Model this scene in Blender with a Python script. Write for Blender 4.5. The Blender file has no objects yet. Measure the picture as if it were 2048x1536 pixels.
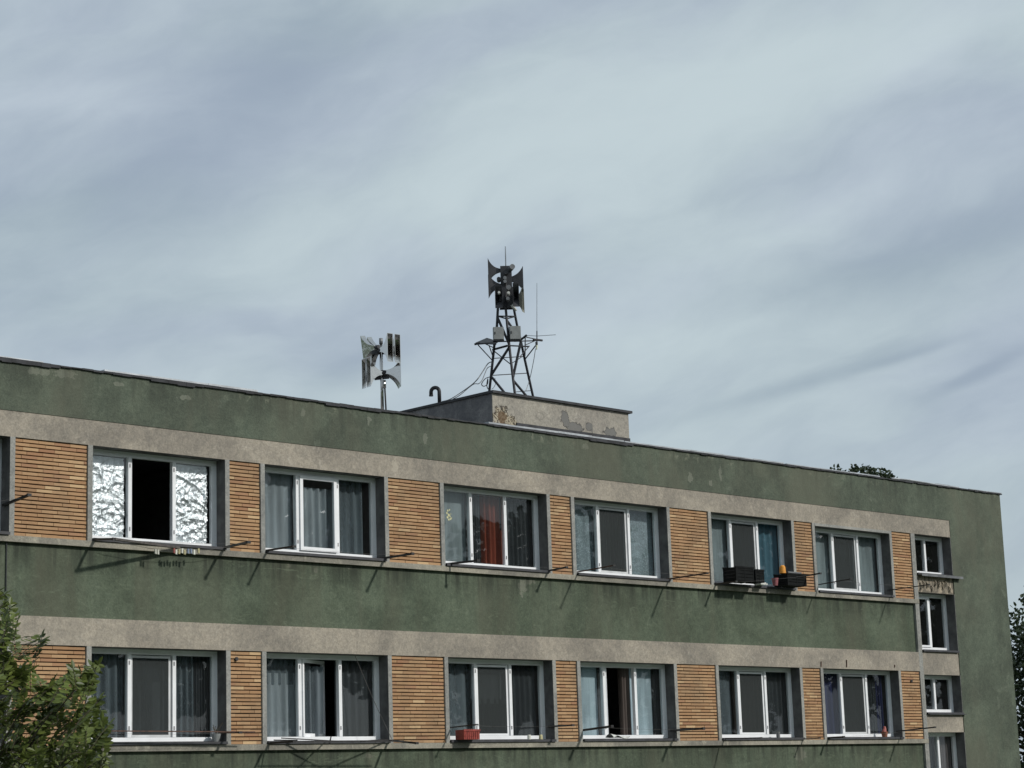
import bpy, math, random
from mathutils import Vector, Matrix
random.seed(7)
SC = bpy.context.scene
C = SC.collection
PI = math.pi

# ------------------------------------------------------------------ camera
# origin = lens; X along the facade, Y into it, Z up; street level is at z = -3.2
FPX = 4180.876                       # focal length in pixels of a 2048 px wide picture
R_ = Vector((0.7169724, -0.69637528, -0.03181271))
U_ = Vector((-0.11208532, -0.16020212, 0.98069983))
F_ = Vector((0.68803159, 0.69956897, 0.19291395))
cd = bpy.data.cameras.new('camera'); cam = bpy.data.objects.new('camera', cd); C.objects.link(cam)
cd.sensor_width = 36.0; cd.lens = 36.0*FPX/2048.0; cd.clip_start = 0.1; cd.clip_end = 6000
m = Matrix.Identity(4)
for i in range(3):
    m[i][0] = R_[i]; m[i][1] = U_[i]; m[i][2] = -F_[i]
cam.matrix_world = m
SC.camera = cam
YF = 24.697                          # plane of the facade
GZ = -3.2                            # street level

def T(px, py, Y):
    "point seen at a pixel of the photograph, at depth Y"
    d = F_ + R_*((px-1024)/FPX) - U_*((py-768)/FPX)
    return d*(Y/d.y)
def TX(px, py, X):
    d = F_ + R_*((px-1024)/FPX) - U_*((py-768)/FPX)
    return d*(X/d.x)
def azel(px, py):
    d = (F_ + R_*((px-1024)/FPX) - U_*((py-768)/FPX)).normalized()
    return math.degrees(math.atan2(d.x, d.y)), math.degrees(math.asin(d.z))

# ------------------------------------------------------------------ world
SUN = Vector((0.45, -1.0, 0.73)).normalized()
W = bpy.data.worlds.new('World'); SC.world = W; W.use_nodes = True
nt = W.node_tree; nt.nodes.clear()
def N(nt, t, **k):
    n = nt.nodes.new(t)
    for a, v in k.items():
        if a.startswith('i_'):
            n.inputs[a[2:].replace('_', ' ')].default_value = v
        else: setattr(n, a, v)
    return n
def MATH(nt, op, a, b=None, c=None, clamp=False):
    n = nt.nodes.new('ShaderNodeMath'); n.operation = op; n.use_clamp = clamp
    for i, v in enumerate((a, b, c)):
        if v is None: continue
        if isinstance(v, (int, float)): n.inputs[i].default_value = v
        else: nt.links.new(v, n.inputs[i])
    return n.outputs[0]
def MIX(nt, fac, a, b, mode='MIX'):
    n = nt.nodes.new('ShaderNodeMix'); n.data_type = 'RGBA'; n.blend_type = mode
    for i, v in ((0, fac), (6, a), (7, b)):
        if isinstance(v, (int, float)): n.inputs[i].default_value = v
        elif isinstance(v, (tuple, list)): n.inputs[i].default_value = tuple(v)+((1,) if len(v) == 3 else ())
        else: nt.links.new(v, n.inputs[i])
    return n.outputs[2]
def RAMP(nt, fac, stops):
    n = nt.nodes.new('ShaderNodeMapRange'); n.interpolation_type = 'SMOOTHSTEP'
    n.inputs[1].default_value = stops[0]; n.inputs[2].default_value = stops[1]
    n.inputs[3].default_value = stops[2]; n.inputs[4].default_value = stops[3]
    nt.links.new(fac, n.inputs[0]); return n.outputs[0]
def NOISE(nt, vec, scale, detail=4, rough=.5, dist=0.0):
    n = nt.nodes.new('ShaderNodeTexNoise'); n.inputs['Scale'].default_value = scale
    n.inputs['Detail'].default_value = detail; n.inputs['Roughness'].default_value = rough
    n.inputs['Distortion'].default_value = dist
    nt.links.new(vec, n.inputs['Vector']); return n.outputs['Fac']
def COMB(nt, x, y, z=0.0):
    n = nt.nodes.new('ShaderNodeCombineXYZ')
    for i, v in enumerate((x, y, z)):
        if isinstance(v, (int, float)): n.inputs[i].default_value = v
        else: nt.links.new(v, n.inputs[i])
    return n.outputs[0]

sky = N(nt, 'ShaderNodeTexSky'); sky.sky_type = 'NISHITA'; sky.sun_disc = False
sky.sun_elevation = math.asin(SUN.z); sky.sun_rotation = math.atan2(SUN.x, SUN.y)
sky.air_density = 1.0; sky.dust_density = 2.0
tc = N(nt, 'ShaderNodeTexCoord')
sep = N(nt, 'ShaderNodeSeparateXYZ'); nt.links.new(tc.outputs['Generated'], sep.inputs[0])
az = MATH(nt, 'MULTIPLY', MATH(nt, 'ARCTAN2', sep.outputs[0], sep.outputs[1]), 180/PI)
el = MATH(nt, 'MULTIPLY', MATH(nt, 'ARCSINE', sep.outputs[2]), 180/PI)
# streaks of thin cloud run up to the right across the view: rotate (az, el) by 22 degrees
a_ = math.radians(17)
s1 = MATH(nt, 'ADD', MATH(nt, 'MULTIPLY', az, math.cos(a_)), MATH(nt, 'MULTIPLY', el, math.sin(a_)))
s2 = MATH(nt, 'ADD', MATH(nt, 'MULTIPLY', az, -math.sin(a_)), MATH(nt, 'MULTIPLY', el, math.cos(a_)))
warp = NOISE(nt, COMB(nt, MATH(nt, 'MULTIPLY', az, .12), MATH(nt, 'MULTIPLY', el, .2)), 1.0, 3)
s2w = MATH(nt, 'ADD', s2, MATH(nt, 'MULTIPLY', MATH(nt, 'SUBTRACT', warp, .5), 3.0))
v1 = COMB(nt, MATH(nt, 'MULTIPLY', s1, .07), MATH(nt, 'MULTIPLY', s2w, .21), 3.1)
n1 = NOISE(nt, v1, 1.0, 5, .45, .1)
v2 = COMB(nt, MATH(nt, 'MULTIPLY', s1, .16), MATH(nt, 'MULTIPLY', s2w, .6), 9.4)
n2 = NOISE(nt, v2, 1.0, 4, .5, .15)
v3 = COMB(nt, MATH(nt, 'MULTIPLY', s1, .5), MATH(nt, 'MULTIPLY', s2w, 1.1), 5.4)
n3 = NOISE(nt, v3, 1.0, 5, .6, .3)
tot = MATH(nt, 'ADD', MATH(nt, 'MULTIPLY', MATH(nt, 'SUBTRACT', n1, .5), 1.0),
           MATH(nt, 'ADD', MATH(nt, 'MULTIPLY', MATH(nt, 'SUBTRACT', n2, .5), .42), MATH(nt, 'MULTIPLY', MATH(nt, 'SUBTRACT', n3, .5), .34)))
def blob(px, py, ra, rb, rotdeg, amp):
    "a bank of thicker (amp > 0) or thinner cloud, centred on a bearing"
    global tot
    A, E_ = azel(px, py); t = math.radians(rotdeg)
    da = MATH(nt, 'SUBTRACT', az, A); de = MATH(nt, 'SUBTRACT', el, E_)
    u = MATH(nt, 'ADD', MATH(nt, 'MULTIPLY', da, math.cos(t)/ra), MATH(nt, 'MULTIPLY', de, math.sin(t)/ra))
    v = MATH(nt, 'ADD', MATH(nt, 'MULTIPLY', da, -math.sin(t)/rb), MATH(nt, 'MULTIPLY', de, math.cos(t)/rb))
    v = MATH(nt, 'ADD', v, MATH(nt, 'MULTIPLY', MATH(nt, 'SUBTRACT', n2, .5), 1.4))
    r2 = MATH(nt, 'ADD', MATH(nt, 'MULTIPLY', u, u), MATH(nt, 'MULTIPLY', v, v))
    g = MATH(nt, 'EXPONENT', MATH(nt, 'MULTIPLY', r2, -1.0))
    tot = MATH(nt, 'ADD', tot, MATH(nt, 'MULTIPLY', g, amp))
for b in [(200, 420, 5.0, 1.3, 10, -.30), (600, 110, 3.6, 1.1, 30, -.36), (120, 200, 2.8, .55, 5, .25), (1050, 330, 6, 2.0, 20, .18),
          (1350, 200, 6, 1.6, 10, .18), (1850, 520, 4.5, 1.0, 14, -.34), (1620, 760, 3.0, .24, 15, -.34), (1960, 745, 1.4, .2, 22, -.36), (1800, 715, 1.6, .14, 14, -.28),
          (700, 745, 1.6, .45, 25, -.25), (250, 600, 6, .8, 5, -.12), (1150, 690, 4, 1.0, 12, .2), (1850, 60, 5, 1.0, 10, .22),
          (1500, 480, 5, .6, 18, .12), (1950, 1000, 3, 1.0, 10, -.12), (330, 770, 5, .6, -6, .12)]:
    blob(*b)
cl = RAMP(nt, tot, (-.50, .50, 0.0, 1.0))
col = MIX(nt, cl, (3.30, 4.02, 4.72), (5.60, 6.45, 6.85))
blu = MIX(nt, RAMP(nt, n1, (.38, .62, 0, 1)), (1.0, .985, 1.02), (1.0, 1.01, .99))
col = MIX(nt, 1.0, col, blu, 'MULTIPLY')
col = MIX(nt, .88, sky.outputs[0], col)
bg = N(nt, 'ShaderNodeBackground'); bg.inputs['Strength'].default_value = 0.105
nt.links.new(col, bg.inputs['Color'])
wo = N(nt, 'ShaderNodeOutputWorld'); nt.links.new(bg.outputs[0], wo.inputs[0])

sd = bpy.data.lights.new('sun', 'SUN'); sd.energy = 2.7; sd.angle = math.radians(2.8); sd.color = (1.0, .97, .92)
so = bpy.data.objects.new('sun', sd); C.objects.link(so)
so.rotation_euler = SUN.to_track_quat('Z', 'Y').to_euler(); so.location = (20, -10, 40)
SC.view_settings.view_transform = 'Standard'; SC.view_settings.look = 'None'
SC.view_settings.exposure = 0.0; SC.view_settings.gamma = 1.0
SC.cycles.transparent_max_bounces = 16; SC.cycles.max_bounces = 8

# ------------------------------------------------------------------ materials
MATS = {}
def newmat(name):
    mt = bpy.data.materials.new(name); mt.use_nodes = True
    nt = mt.node_tree; b = nt.nodes['Principled BSDF']; MATS[name] = mt
    g = N(nt, 'ShaderNodeNewGeometry')
    return mt, nt, b, g.outputs['Position']
def bump(nt, b, h, strength=.4, dist=.01):
    n = N(nt, 'ShaderNodeBump'); n.inputs['Strength'].default_value = strength; n.inputs['Distance'].default_value = dist
    nt.links.new(h, n.inputs['Height']); nt.links.new(n.outputs[0], b.inputs['Normal'])
def scaled(nt, pos, s):
    n = N(nt, 'ShaderNodeVectorMath'); n.operation = 'MULTIPLY'; n.inputs[1].default_value = s
    nt.links.new(pos, n.inputs[0]); return n.outputs[0]
def simple(name, col, rough=.6, metal=0.0, var=.25, vs=8.0, bmp=0.0, spec=.5):
    mt, nt, b, P = newmat(name)
    n = NOISE(nt, P, vs, 5, .6)
    lo = tuple(c*(1-var) for c in col); hi = tuple(min(1, c*(1+var)) for c in col)
    nt.links.new(MIX(nt, RAMP(nt, n, (.3, .7, 0, 1)), lo, hi), b.inputs['Base Color'])
    b.inputs['Roughness'].default_value = rough; b.inputs['Metallic'].default_value = metal
    b.inputs['Specular IOR Level'].default_value = spec
    if bmp: bump(nt, b, NOISE(nt, P, vs*4, 4), bmp, .01)
    return mt
def spotmask(nt, P, spots, wob=.75, ws=13.0):
    "irregular patches on a wall: spots = (x, z, rx, rz); returns 1 inside"
    s = N(nt, 'ShaderNodeSeparateXYZ'); nt.links.new(P, s.inputs[0])
    w = MATH(nt, 'MULTIPLY', MATH(nt, 'SUBTRACT', NOISE(nt, P, ws, 4, .65), .5), wob*4)
    acc = None
    for (x, z, rx, rz) in spots:
        dx = MATH(nt, 'DIVIDE', MATH(nt, 'SUBTRACT', s.outputs[0], x), rx)
        dz = MATH(nt, 'DIVIDE', MATH(nt, 'SUBTRACT', s.outputs[2], z), rz)
        d = MATH(nt, 'SQRT', MATH(nt, 'ADD', MATH(nt, 'MULTIPLY', dx, dx), MATH(nt, 'MULTIPLY', dz, dz)))
        acc = d if acc is None else MATH(nt, 'MINIMUM', acc, d)
    return MATH(nt, 'ADD', acc, w)      # distance-like: < 1 inside
def stucco(name, base, dark, light, spots=(), spotcol=(.3, .3, .25), streak=.5, patch=None):
    mt, nt, b, P = newmat(name)
    big = NOISE(nt, P, .9, 5, .6, .4)
    mid = NOISE(nt, P, 4.0, 6, .68, .8)
    fine = NOISE(nt, P, 38.0, 4, .75)
    grit = NOISE(nt, P, 11.0, 5, .75, .6)
    st = NOISE(nt, scaled(nt, P, (3.2, 3.2, .35)), 1.0, 5, .6, .3)
    c = MIX(nt, RAMP(nt, big, (.32, .66, 0, 1)), base, dark)
    c = MIX(nt, MATH(nt, 'MULTIPLY', RAMP(nt, st, (.52, .75, 0, 1)), streak), c, dark)
    c = MIX(nt, MATH(nt, 'MULTIPLY', RAMP(nt, mid, (.55, .74, 0, 1)), .55), c, light)
    st2 = NOISE(nt, scaled(nt, P, (9, 9, .5)), 1.0, 4, .6)
    c = MIX(nt, MATH(nt, 'MULTIPLY', RAMP(nt, st2, (.55, .8, 0, 1)), streak*.5), c, tuple(x*.62 for x in dark))
    f = MIX(nt, RAMP(nt, fine, (.25, .75, 0, 1)), (.78, .78, .78), (1.2, 1.2, 1.2))
    c = MIX(nt, 1.0, c, f, 'MULTIPLY')
    c = MIX(nt, 1.0, c, MIX(nt, RAMP(nt, grit, (.3, .7, 0, 1)), (.84, .85, .86), (1.13, 1.12, 1.10)), 'MULTIPLY')
    if spots:
        d = spotmask(nt, P, spots)
        c = MIX(nt, MATH(nt, 'MULTIPLY', RAMP(nt, d, (.80, .98, 1, 0)), .48), c, spotcol)
    if patch:
        c = patch(nt, P, c)
    nt.links.new(c, b.inputs['Base Color']); b.inputs['Roughness'].default_value = .95
    b.inputs['Specular IOR Level'].default_value = .12
    h = MATH(nt, 'ADD', MATH(nt, 'MULTIPLY', fine, .6), mid)
    bump(nt, b, h, .55, .012)
    return mt
GREEN = (.120, .143, .108); GDARK = (.084, .098, .076); GLIGHT = (.165, .188, .145)
def px_spots(lst, Y=YF):
    o = []
    for (x, y, rx, rz) in lst:
        p = T(x, y, Y); o.append((p.x, p.z, rx, rz))
    return o
def parapet_patch(nt, P, c):
    # bare plaster flaking right under the roof edge
    s = N(nt, 'ShaderNodeSeparateXYZ'); nt.links.new(P, s.inputs[0])
    hi = RAMP(nt, s.outputs[2], (5.82, 5.98, 0, 1))
    n = NOISE(nt, P, 5.5, 5, .7, .5)
    n0 = NOISE(nt, P, .7, 2, .5)
    mk = MATH(nt, 'MULTIPLY', RAMP(nt, n, (.56, .60, 0, 1)), MATH(nt, 'MULTIPLY', hi, RAMP(nt, n0, (.45, .62, 0, 1))))
    c = MIX(nt, MATH(nt, 'MULTIPLY', mk, .6), c, (.24, .25, .19))
    run = NOISE(nt, scaled(nt, P, (4.5, 4.5, .4)), 1.0, 5, .65, .5)
    c = MIX(nt, MATH(nt, 'MULTIPLY', RAMP(nt, s.outputs[2], (5.45, 6.03, 0, 1)), RAMP(nt, run, (.46, .74, 0, .8))), c, (.05, .056, .046))
    brown = NOISE(nt, scaled(nt, P, (.5, .5, .22)), 1.0, 4, .6, .5)
    return MIX(nt, MATH(nt, 'MULTIPLY', RAMP(nt, brown, (.46, .66, 0, 1)), .55), c, (.128, .128, .096))
stucco('green_parapet', GREEN, GDARK, GLIGHT, px_spots([(606, 826, .05, .07), (738, 838, .05, .04), (736, 846, .02, .06), (850, 878, .05, .09), (368, 795, .12, .04), (66, 742, .12, .06), (88, 744, .1, .06), (130, 748, .2, .07), (235, 768, .10, .04), (1380, 955, .07, .10), (1420, 965, .05, .07), (1170, 893, .10, .05), (1440, 948, .04, .15)]),
       (.25, .26, .21), .45, parapet_patch)
def spandrel_patch(nt, P, c):
    # damp brown runs below the ledges, paler flakes at the top
    st = NOISE(nt, scaled(nt, P, (1.5, 1.5, .25)), 1.0, 4, .6, .4)
    c = MIX(nt, MATH(nt, 'MULTIPLY', RAMP(nt, st, (.40, .78, 0, 1)), .6), c, (.105, .104, .076))
    s = N(nt, 'ShaderNodeSeparateXYZ'); nt.links.new(P, s.inputs[0])
    # grime washed down from the ledges (upper one at 3.56 m, lower one at .76 m)
    for zt in (3.56, .76):
        near = MATH(nt, 'MULTIPLY', RAMP(nt, s.outputs[2], (zt-.55, zt, 0, 1)), RAMP(nt, s.outputs[2], (zt+.05, zt+.02, 0, 1)))
        run = NOISE(nt, scaled(nt, P, (5.5, 5.5, .5)), 1.0, 5, .65, .5)
        c = MIX(nt, MATH(nt, 'MULTIPLY', near, RAMP(nt, run, (.38, .68, 0, .95))), c, (.042, .048, .038))
    n = NOISE(nt, scaled(nt, P, (2.0, 2.0, 9.0)), 1.0, 5, .7, 1.2)
    return MIX(nt, MATH(nt, 'MULTIPLY', RAMP(nt, n, (.60, .66, 0, 1)), .35), c, (.17, .20, .14))
stucco('green_spandrel', (.117, .143, .102), (.078, .096, .068), (.158, .186, .136),
       px_spots([(1045, 1177, .10, .12), (1058, 1163, .16, .05), (578, 1131, .05, .04), (632, 1140, .03, .06), (702, 1136, .12, .04), (1600, 1505, .16, .17), (738, 1512, .10, .03), (1040, 1172, .05, .06)], YF+.05),
       (.26, .255, .21), .6, spandrel_patch)
stucco('green_end', (.110, .140, .093), (.080, .100, .068), (.150, .190, .128),
       px_spots([(1730, 1040, .0001, .0001), (1975, 1040, .10, .12), (1995, 1050, .06, .10), (1965, 1055, .06, .04)]), (.16, .20, .14), .35)
stucco('beige_plaster', (.37, .33, .272), (.25, .226, .192), (.47, .43, .365),
       px_spots([(790, 930, .08, .12)]), (.48, .43, .35), .35)
def peel(nt, P, c):
    n = NOISE(nt, scaled(nt, P, (7, 7, 3)), 1.0, 4, .6, 1.5)
    return MIX(nt, RAMP(nt, n, (.47, .53, 0, 1)), c, (.17, .15, .12))
stucco('peeling_plaster', (.40, .34, .26), (.28, .24, .19), (.52, .46, .36), (), (0, 0, 0), .3, peel)
stucco('concrete_trim', (.34, .335, .31), (.26, .26, .245), (.42, .415, .38), (), (0, 0, 0), .3)
stucco('ledge_plaster', (.36, .335, .275), (.20, .19, .165), (.54, .51, .41), (), (0, 0, 0), .6)
def room_patch(nt, P, c):
    d = spotmask(nt, P, px_spots([(1130, 838, .10, .15), (1150, 855, .22, .09), (1178, 853, .08, .08), (1220, 864, .16, .08), (1184, 858, .02, .09)], 25.197), .42, 11.0)
    c = MIX(nt, MATH(nt, 'MULTIPLY', RAMP(nt, d, (.93, .99, 1, 0)), .9), c, (.165, .163, .155))
    edge = MATH(nt, 'MULTIPLY', RAMP(nt, d, (.86, .95, 0, 1)), RAMP(nt, d, (.97, 1.06, 1, 0)))
    c = MIX(nt, MATH(nt, 'MULTIPLY', edge, .9), c, (.05, .048, .045))
    d2 = spotmask(nt, P, px_spots([(1080, 832, .10, .07)], 25.197), .35, 10.0)
    c = MIX(nt, MATH(nt, 'MULTIPLY', MATH(nt, 'MULTIPLY', RAMP(nt, d2, (.7, .9, 0, 1)), RAMP(nt, d2, (.95, 1.15, 1, 0))), .6), c, (.19, .18, .155))
    # broken corner with rust-brown brickwork and cracks
    d3 = spotmask(nt, P, px_spots([(1002, 832, .20, .17), (1022, 845, .15, .12)], 25.197), .5, 6.0)
    c = MIX(nt, MATH(nt, 'MULTIPLY', RAMP(nt, d3, (.75, .95, 1, 0)), .9), c, (.40, .35, .26))
    n = NOISE(nt, scaled(nt, P, (6, 6, 6)), 1.0, 3, .6, 1.6)
    crack = MATH(nt, 'MULTIPLY', RAMP(nt, MATH(nt, 'ABSOLUTE', MATH(nt, 'SUBTRACT', n, .5)), (0.0, .09, 1, 0)), RAMP(nt, d3, (1.0, 1.3, 1, 0)))
    c = MIX(nt, crack, c, (.05, .04, .03))
    d4 = spotmask(nt, P, px_spots([(1004, 836, .11, .12)], 25.197), .6, 9.0)
    return MIX(nt, MATH(nt, 'MULTIPLY', RAMP(nt, d4, (.8, 1.0, 1, 0)), .8), c, (.13, .085, .05))
stucco('roof_room_plaster', (.36, .335, .285), (.27, .25, .22), (.46, .43, .37), (), (0, 0, 0), .25, room_patch)
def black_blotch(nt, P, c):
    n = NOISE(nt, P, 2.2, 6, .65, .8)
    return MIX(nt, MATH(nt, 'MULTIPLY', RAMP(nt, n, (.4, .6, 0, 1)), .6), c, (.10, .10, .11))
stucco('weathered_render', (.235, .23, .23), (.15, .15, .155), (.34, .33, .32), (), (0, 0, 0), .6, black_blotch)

def brick_mat():
    mt, nt, b, P = newmat('brick')
    at = N(nt, 'ShaderNodeAttribute'); at.attribute_name = 'tone'
    sp = N(nt, 'ShaderNodeSeparateColor'); nt.links.new(at.outputs['Color'], sp.inputs[0])
    c = MIX(nt, sp.outputs[0], (.375, .215, .112), (.475, .300, .165))
    c = MIX(nt, MATH(nt, 'MULTIPLY', RAMP(nt, sp.outputs[1], (.84, .97, 0, 1)), .55), c, (.33, .165, .10))
    c = MIX(nt, MATH(nt, 'MULTIPLY', RAMP(nt, sp.outputs[1], (.12, .04, 0, 1)), .6), c, (.68, .49, .28))
    big = NOISE(nt, P, 1.3, 4, .6)
    c = MIX(nt, MATH(nt, 'MULTIPLY', RAMP(nt, big, (.42, .68, 0, 1)), .55), c, (.27, .185, .115))
    f = MIX(nt, NOISE(nt, P, 60, 3, .7), (.82, .82, .82), (1.15, 1.15, 1.15))
    nt.links.new(MIX(nt, 1.0, c, f, 'MULTIPLY'), b.inputs['Base Color'])
    b.inputs['Roughness'].default_value = .85; b.inputs['Specular IOR Level'].default_value = .2
    bump(nt, b, NOISE(nt, P, 70, 3), .4, .004)
brick_mat()
simple('mortar', (.075, .055, .04), .95, var=.3)
simple('reveal_shade', (.115, .112, .11), .9, var=.3, vs=4)  # shade of the window recess put into the colour of reveal and soffit
simple('bitumen', (.035, .036, .04), .8, var=.4, vs=5, bmp=.4)
simple('zinc_flashing', (.42, .44, .46), .45, .4, var=.25, vs=3)
simple('white_plastic', (.86, .87, .88), .35, var=.05, vs=3)
simple('old_white_plastic', (.62, .63, .63), .45, var=.12, vs=5)
simple('hinge_grey', (.25, .25, .26), .5)
simple('sill_metal', (.16, .165, .17), .5, .3, var=.3, vs=6)
simple('dark_sill', (.045, .045, .05), .6, var=.3, vs=6)
simple('interior_paint', (.12, .12, .12), .9, var=.2)
simple('arm_wood', (.085, .075, .068), .8, var=.4, vs=15)
simple('arm_iron', (.03, .028, .028), .6, .2, var=.3)
simple('rusty_iron', (.10, .055, .04), .8, .1, var=.4, vs=20)
simple('line_cord', (.10, .095, .09), .8)
simple('tower_steel', (.022, .022, .026), .55, .3, var=.35, vs=10)
simple('siren_dark', (.040, .040, .044), .5, .15, var=.25, vs=6)
simple('siren_grey', (.17, .175, .18), .5, .3, var=.2, vs=9)
simple('siren_pale', (.24, .24, .20), .6, .0, var=.2, vs=9)
simple('cabinet_grey', (.24, .25, .245), .55, .0, var=.12, vs=9)
simple('black_rubber', (.02, .02, .022), .6)
simple('antenna_grey', (.22, .24, .26), .5, .2)
simple('insulator', (.55, .56, .42), .4)
simple('crate_black', (.009, .010, .010), .85, var=.3, spec=.15)
simple('orange_plastic', (.72, .30, .035), .5, var=.12)
simple('red_plastic', (.27, .045, .032), .5, var=.3, vs=12)
simple('pink_pot', (.30, .10, .11), .6)
simple('cloth_white', (.62, .62, .58), .9, var=.2, vs=20)
simple('peg_white', (.75, .75, .66), .6); simple('peg_yellow', (.50, .45, .25), .6); simple('peg_blue', (.22, .27, .36), .6); simple('peg_red', (.4, .12, .1), .6)
simple('terracotta', (.26, .10, .06), .8)
simple('bark', (.06, .05, .03), .95, var=.4, vs=12, bmp=.5)
simple('asphalt', (.05, .05, .052), .95, var=.25, vs=2, bmp=.3)
simple('grass', (.05, .085, .03), .95, var=.4, vs=3)
simple('gravel_roof', (.16, .155, .15), .95, var=.3, vs=6)
simple('sticker', (.62, .60, .34), .7)

def leafmat(name, c1, c2, trans=.25):
    mt, nt, b, P = newmat(name)
    n = NOISE(nt, P, 6.0, 3)
    at = N(nt, 'ShaderNodeAttribute'); at.attribute_name = 'tone'
    sp = N(nt, 'ShaderNodeSeparateColor'); nt.links.new(at.outputs['Color'], sp.inputs[0])
    c = MIX(nt, MATH(nt, 'MULTIPLY', MATH(nt, 'ADD', sp.outputs[0], n), .5), c1, c2)
    nt.links.new(c, b.inputs['Base Color']); b.inputs['Roughness'].default_value = .42
    b.inputs['Specular IOR Level'].default_value = .35
    tr = N(nt, 'ShaderNodeBsdfTranslucent'); nt.links.new(c, tr.inputs['Color'])
    mx = N(nt, 'ShaderNodeMixShader'); mx.inputs[0].default_value = trans
    out = nt.nodes['Material Output']
    nt.links.new(b.outputs[0], mx.inputs[1]); nt.links.new(tr.outputs[0], mx.inputs[2]); nt.links.new(mx.outputs[0], out.inputs[0])
leafmat('leaf_near', (.010, .020, .005), (.19, .24, .055), .22)
leafmat('leaf_far', (.022, .034, .018), (.062, .085, .038), .15)

def chrome():
    mt, nt, b, P = newmat('polished_steel')
    b.inputs['Base Color'].default_value = (.62, .61, .59, 1); b.inputs['Metallic'].default_value = 1.0
    b.inputs['Roughness'].default_value = .13
    bump(nt, b, NOISE(nt, P, 14, 2), .25, .01)
chrome()
def foil():
    mt, nt, b, P = newmat('crumpled_foil')
    b.inputs['Base Color'].default_value = (.80, .83, .85, 1); b.inputs['Metallic'].default_value = .9
    b.inputs['Roughness'].default_value = .36
    v = N(nt, 'ShaderNodeTexVoronoi'); v.inputs['Scale'].default_value = 15
    nt.links.new(scaled(nt, P, (1, 1, .7)), v.inputs['Vector'])
    bump(nt, b, MATH(nt, 'ADD', v.outputs['Distance'], NOISE(nt, P, 30, 4, .6, 1.0)), .7, .02)
foil()
def glass(name, tint, refl=.05, rough=.01, haze=0.0):
    mt = bpy.data.materials.new(name); mt.use_nodes = True; nt = mt.node_tree; nt.nodes.clear(); MATS[name] = mt
    o = N(nt, 'ShaderNodeOutputMaterial'); t = N(nt, 'ShaderNodeBsdfTransparent'); t.inputs[0].default_value = tint+(1,)
    g = N(nt, 'ShaderNodeBsdfGlossy'); g.inputs['Roughness'].default_value = rough; g.inputs[0].default_value = (.95, .97, 1, 1)
    f = N(nt, 'ShaderNodeLayerWeight'); f.inputs['Blend'].default_value = .5
    mx = N(nt, 'ShaderNodeMixShader')
    nt.links.new(MATH(nt, 'ADD', MATH(nt, 'MULTIPLY', MATH(nt, 'POWER', f.outputs['Facing'], 5.0), .9), .035+refl, clamp=True), mx.inputs[0])
    nt.links.new(t.outputs[0], mx.inputs[1]); nt.links.new(g.outputs[0], mx.inputs[2])
    last = mx.outputs[0]
    if haze:
        d = N(nt, 'ShaderNodeBsdfDiffuse'); d.inputs[0].default_value = (.5, .52, .52, 1)
        m2 = N(nt, 'ShaderNodeMixShader'); m2.inputs[0].default_value = haze
        nt.links.new(last, m2.inputs[1]); nt.links.new(d.outputs[0], m2.inputs[2]); last = m2.outputs[0]
    nt.links.new(last, o.inputs[0])
glass('glass', (.88, .90, .90), .0, .01, .006)
glass('glass_clear', (.95, .96, .96), .0)
def mesh_screen():
    mt = bpy.data.materials.new('insect_mesh'); mt.use_nodes = True; nt = mt.node_tree; nt.nodes.clear(); MATS['insect_mesh'] = mt
    o = N(nt, 'ShaderNodeOutputMaterial'); t = N(nt, 'ShaderNodeBsdfTransparent'); d = N(nt, 'ShaderNodeBsdfDiffuse')
    d.inputs[0].default_value = (.060, .067, .067, 1); mx = N(nt, 'ShaderNodeMixShader'); mx.inputs[0].default_value = .5
    nt.links.new(t.outputs[0], mx.inputs[1]); nt.links.new(d.outputs[0], mx.inputs[2]); nt.links.new(mx.outputs[0], o.inputs[0])
mesh_screen()
def curtain_mat(name, col, trans=.0, pat=0, sheer=0.0):
    mt, nt, b, P = newmat(name)
    n = NOISE(nt, scaled(nt, P, (5, 5, .6)), 1.0, 4, .6)
    c = MIX(nt, RAMP(nt, n, (.3, .7, 0, 1)), tuple(x*.72 for x in col), tuple(x*1.2 for x in col))
    if pat:
        v = NOISE(nt, P, pat, 3, .6, 2.0)
        c = MIX(nt, RAMP(nt, v, (.50, .60, 0, 1)), c, tuple(min(.8, x*1.6) for x in col))
    nt.links.new(c, b.inputs['Base Color']); b.inputs['Roughness'].default_value = .9; b.inputs['Specular IOR Level'].default_value = .1
    if sheer:
        t = N(nt, 'ShaderNodeBsdfTransparent'); mx = N(nt, 'ShaderNodeMixShader'); mx.inputs[0].default_value = sheer
        nt.links.new(b.outputs[0], mx.inputs[1]); nt.links.new(t.outputs[0], mx.inputs[2])
        nt.links.new(mx.outputs[0], nt.nodes['Material Output'].inputs[0])
curtain_mat('curtain_grey', (.34, .375, .40), sheer=.18)
curtain_mat('curtain_lace', (.24, .29, .31), pat=22, sheer=.15)
curtain_mat('curtain_dim', (.16, .19, .21), sheer=.35)
curtain_mat('curtain_dark', (.045, .05, .055))
curtain_mat('curtain_orange', (.22, .050, .028))
curtain_mat('curtain_teal', (.085, .175, .225))
curtain_mat('curtain_navy', (.03, .035, .10))
curtain_mat('curtain_brown', (.11, .09, .08))
curtain_mat('blind_blue', (.42, .51, .56))
curtain_mat('blind_grey', (.25, .29, .30))
curtain_mat('curtain_pink', (.20, .17, .17), sheer=.15)

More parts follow.
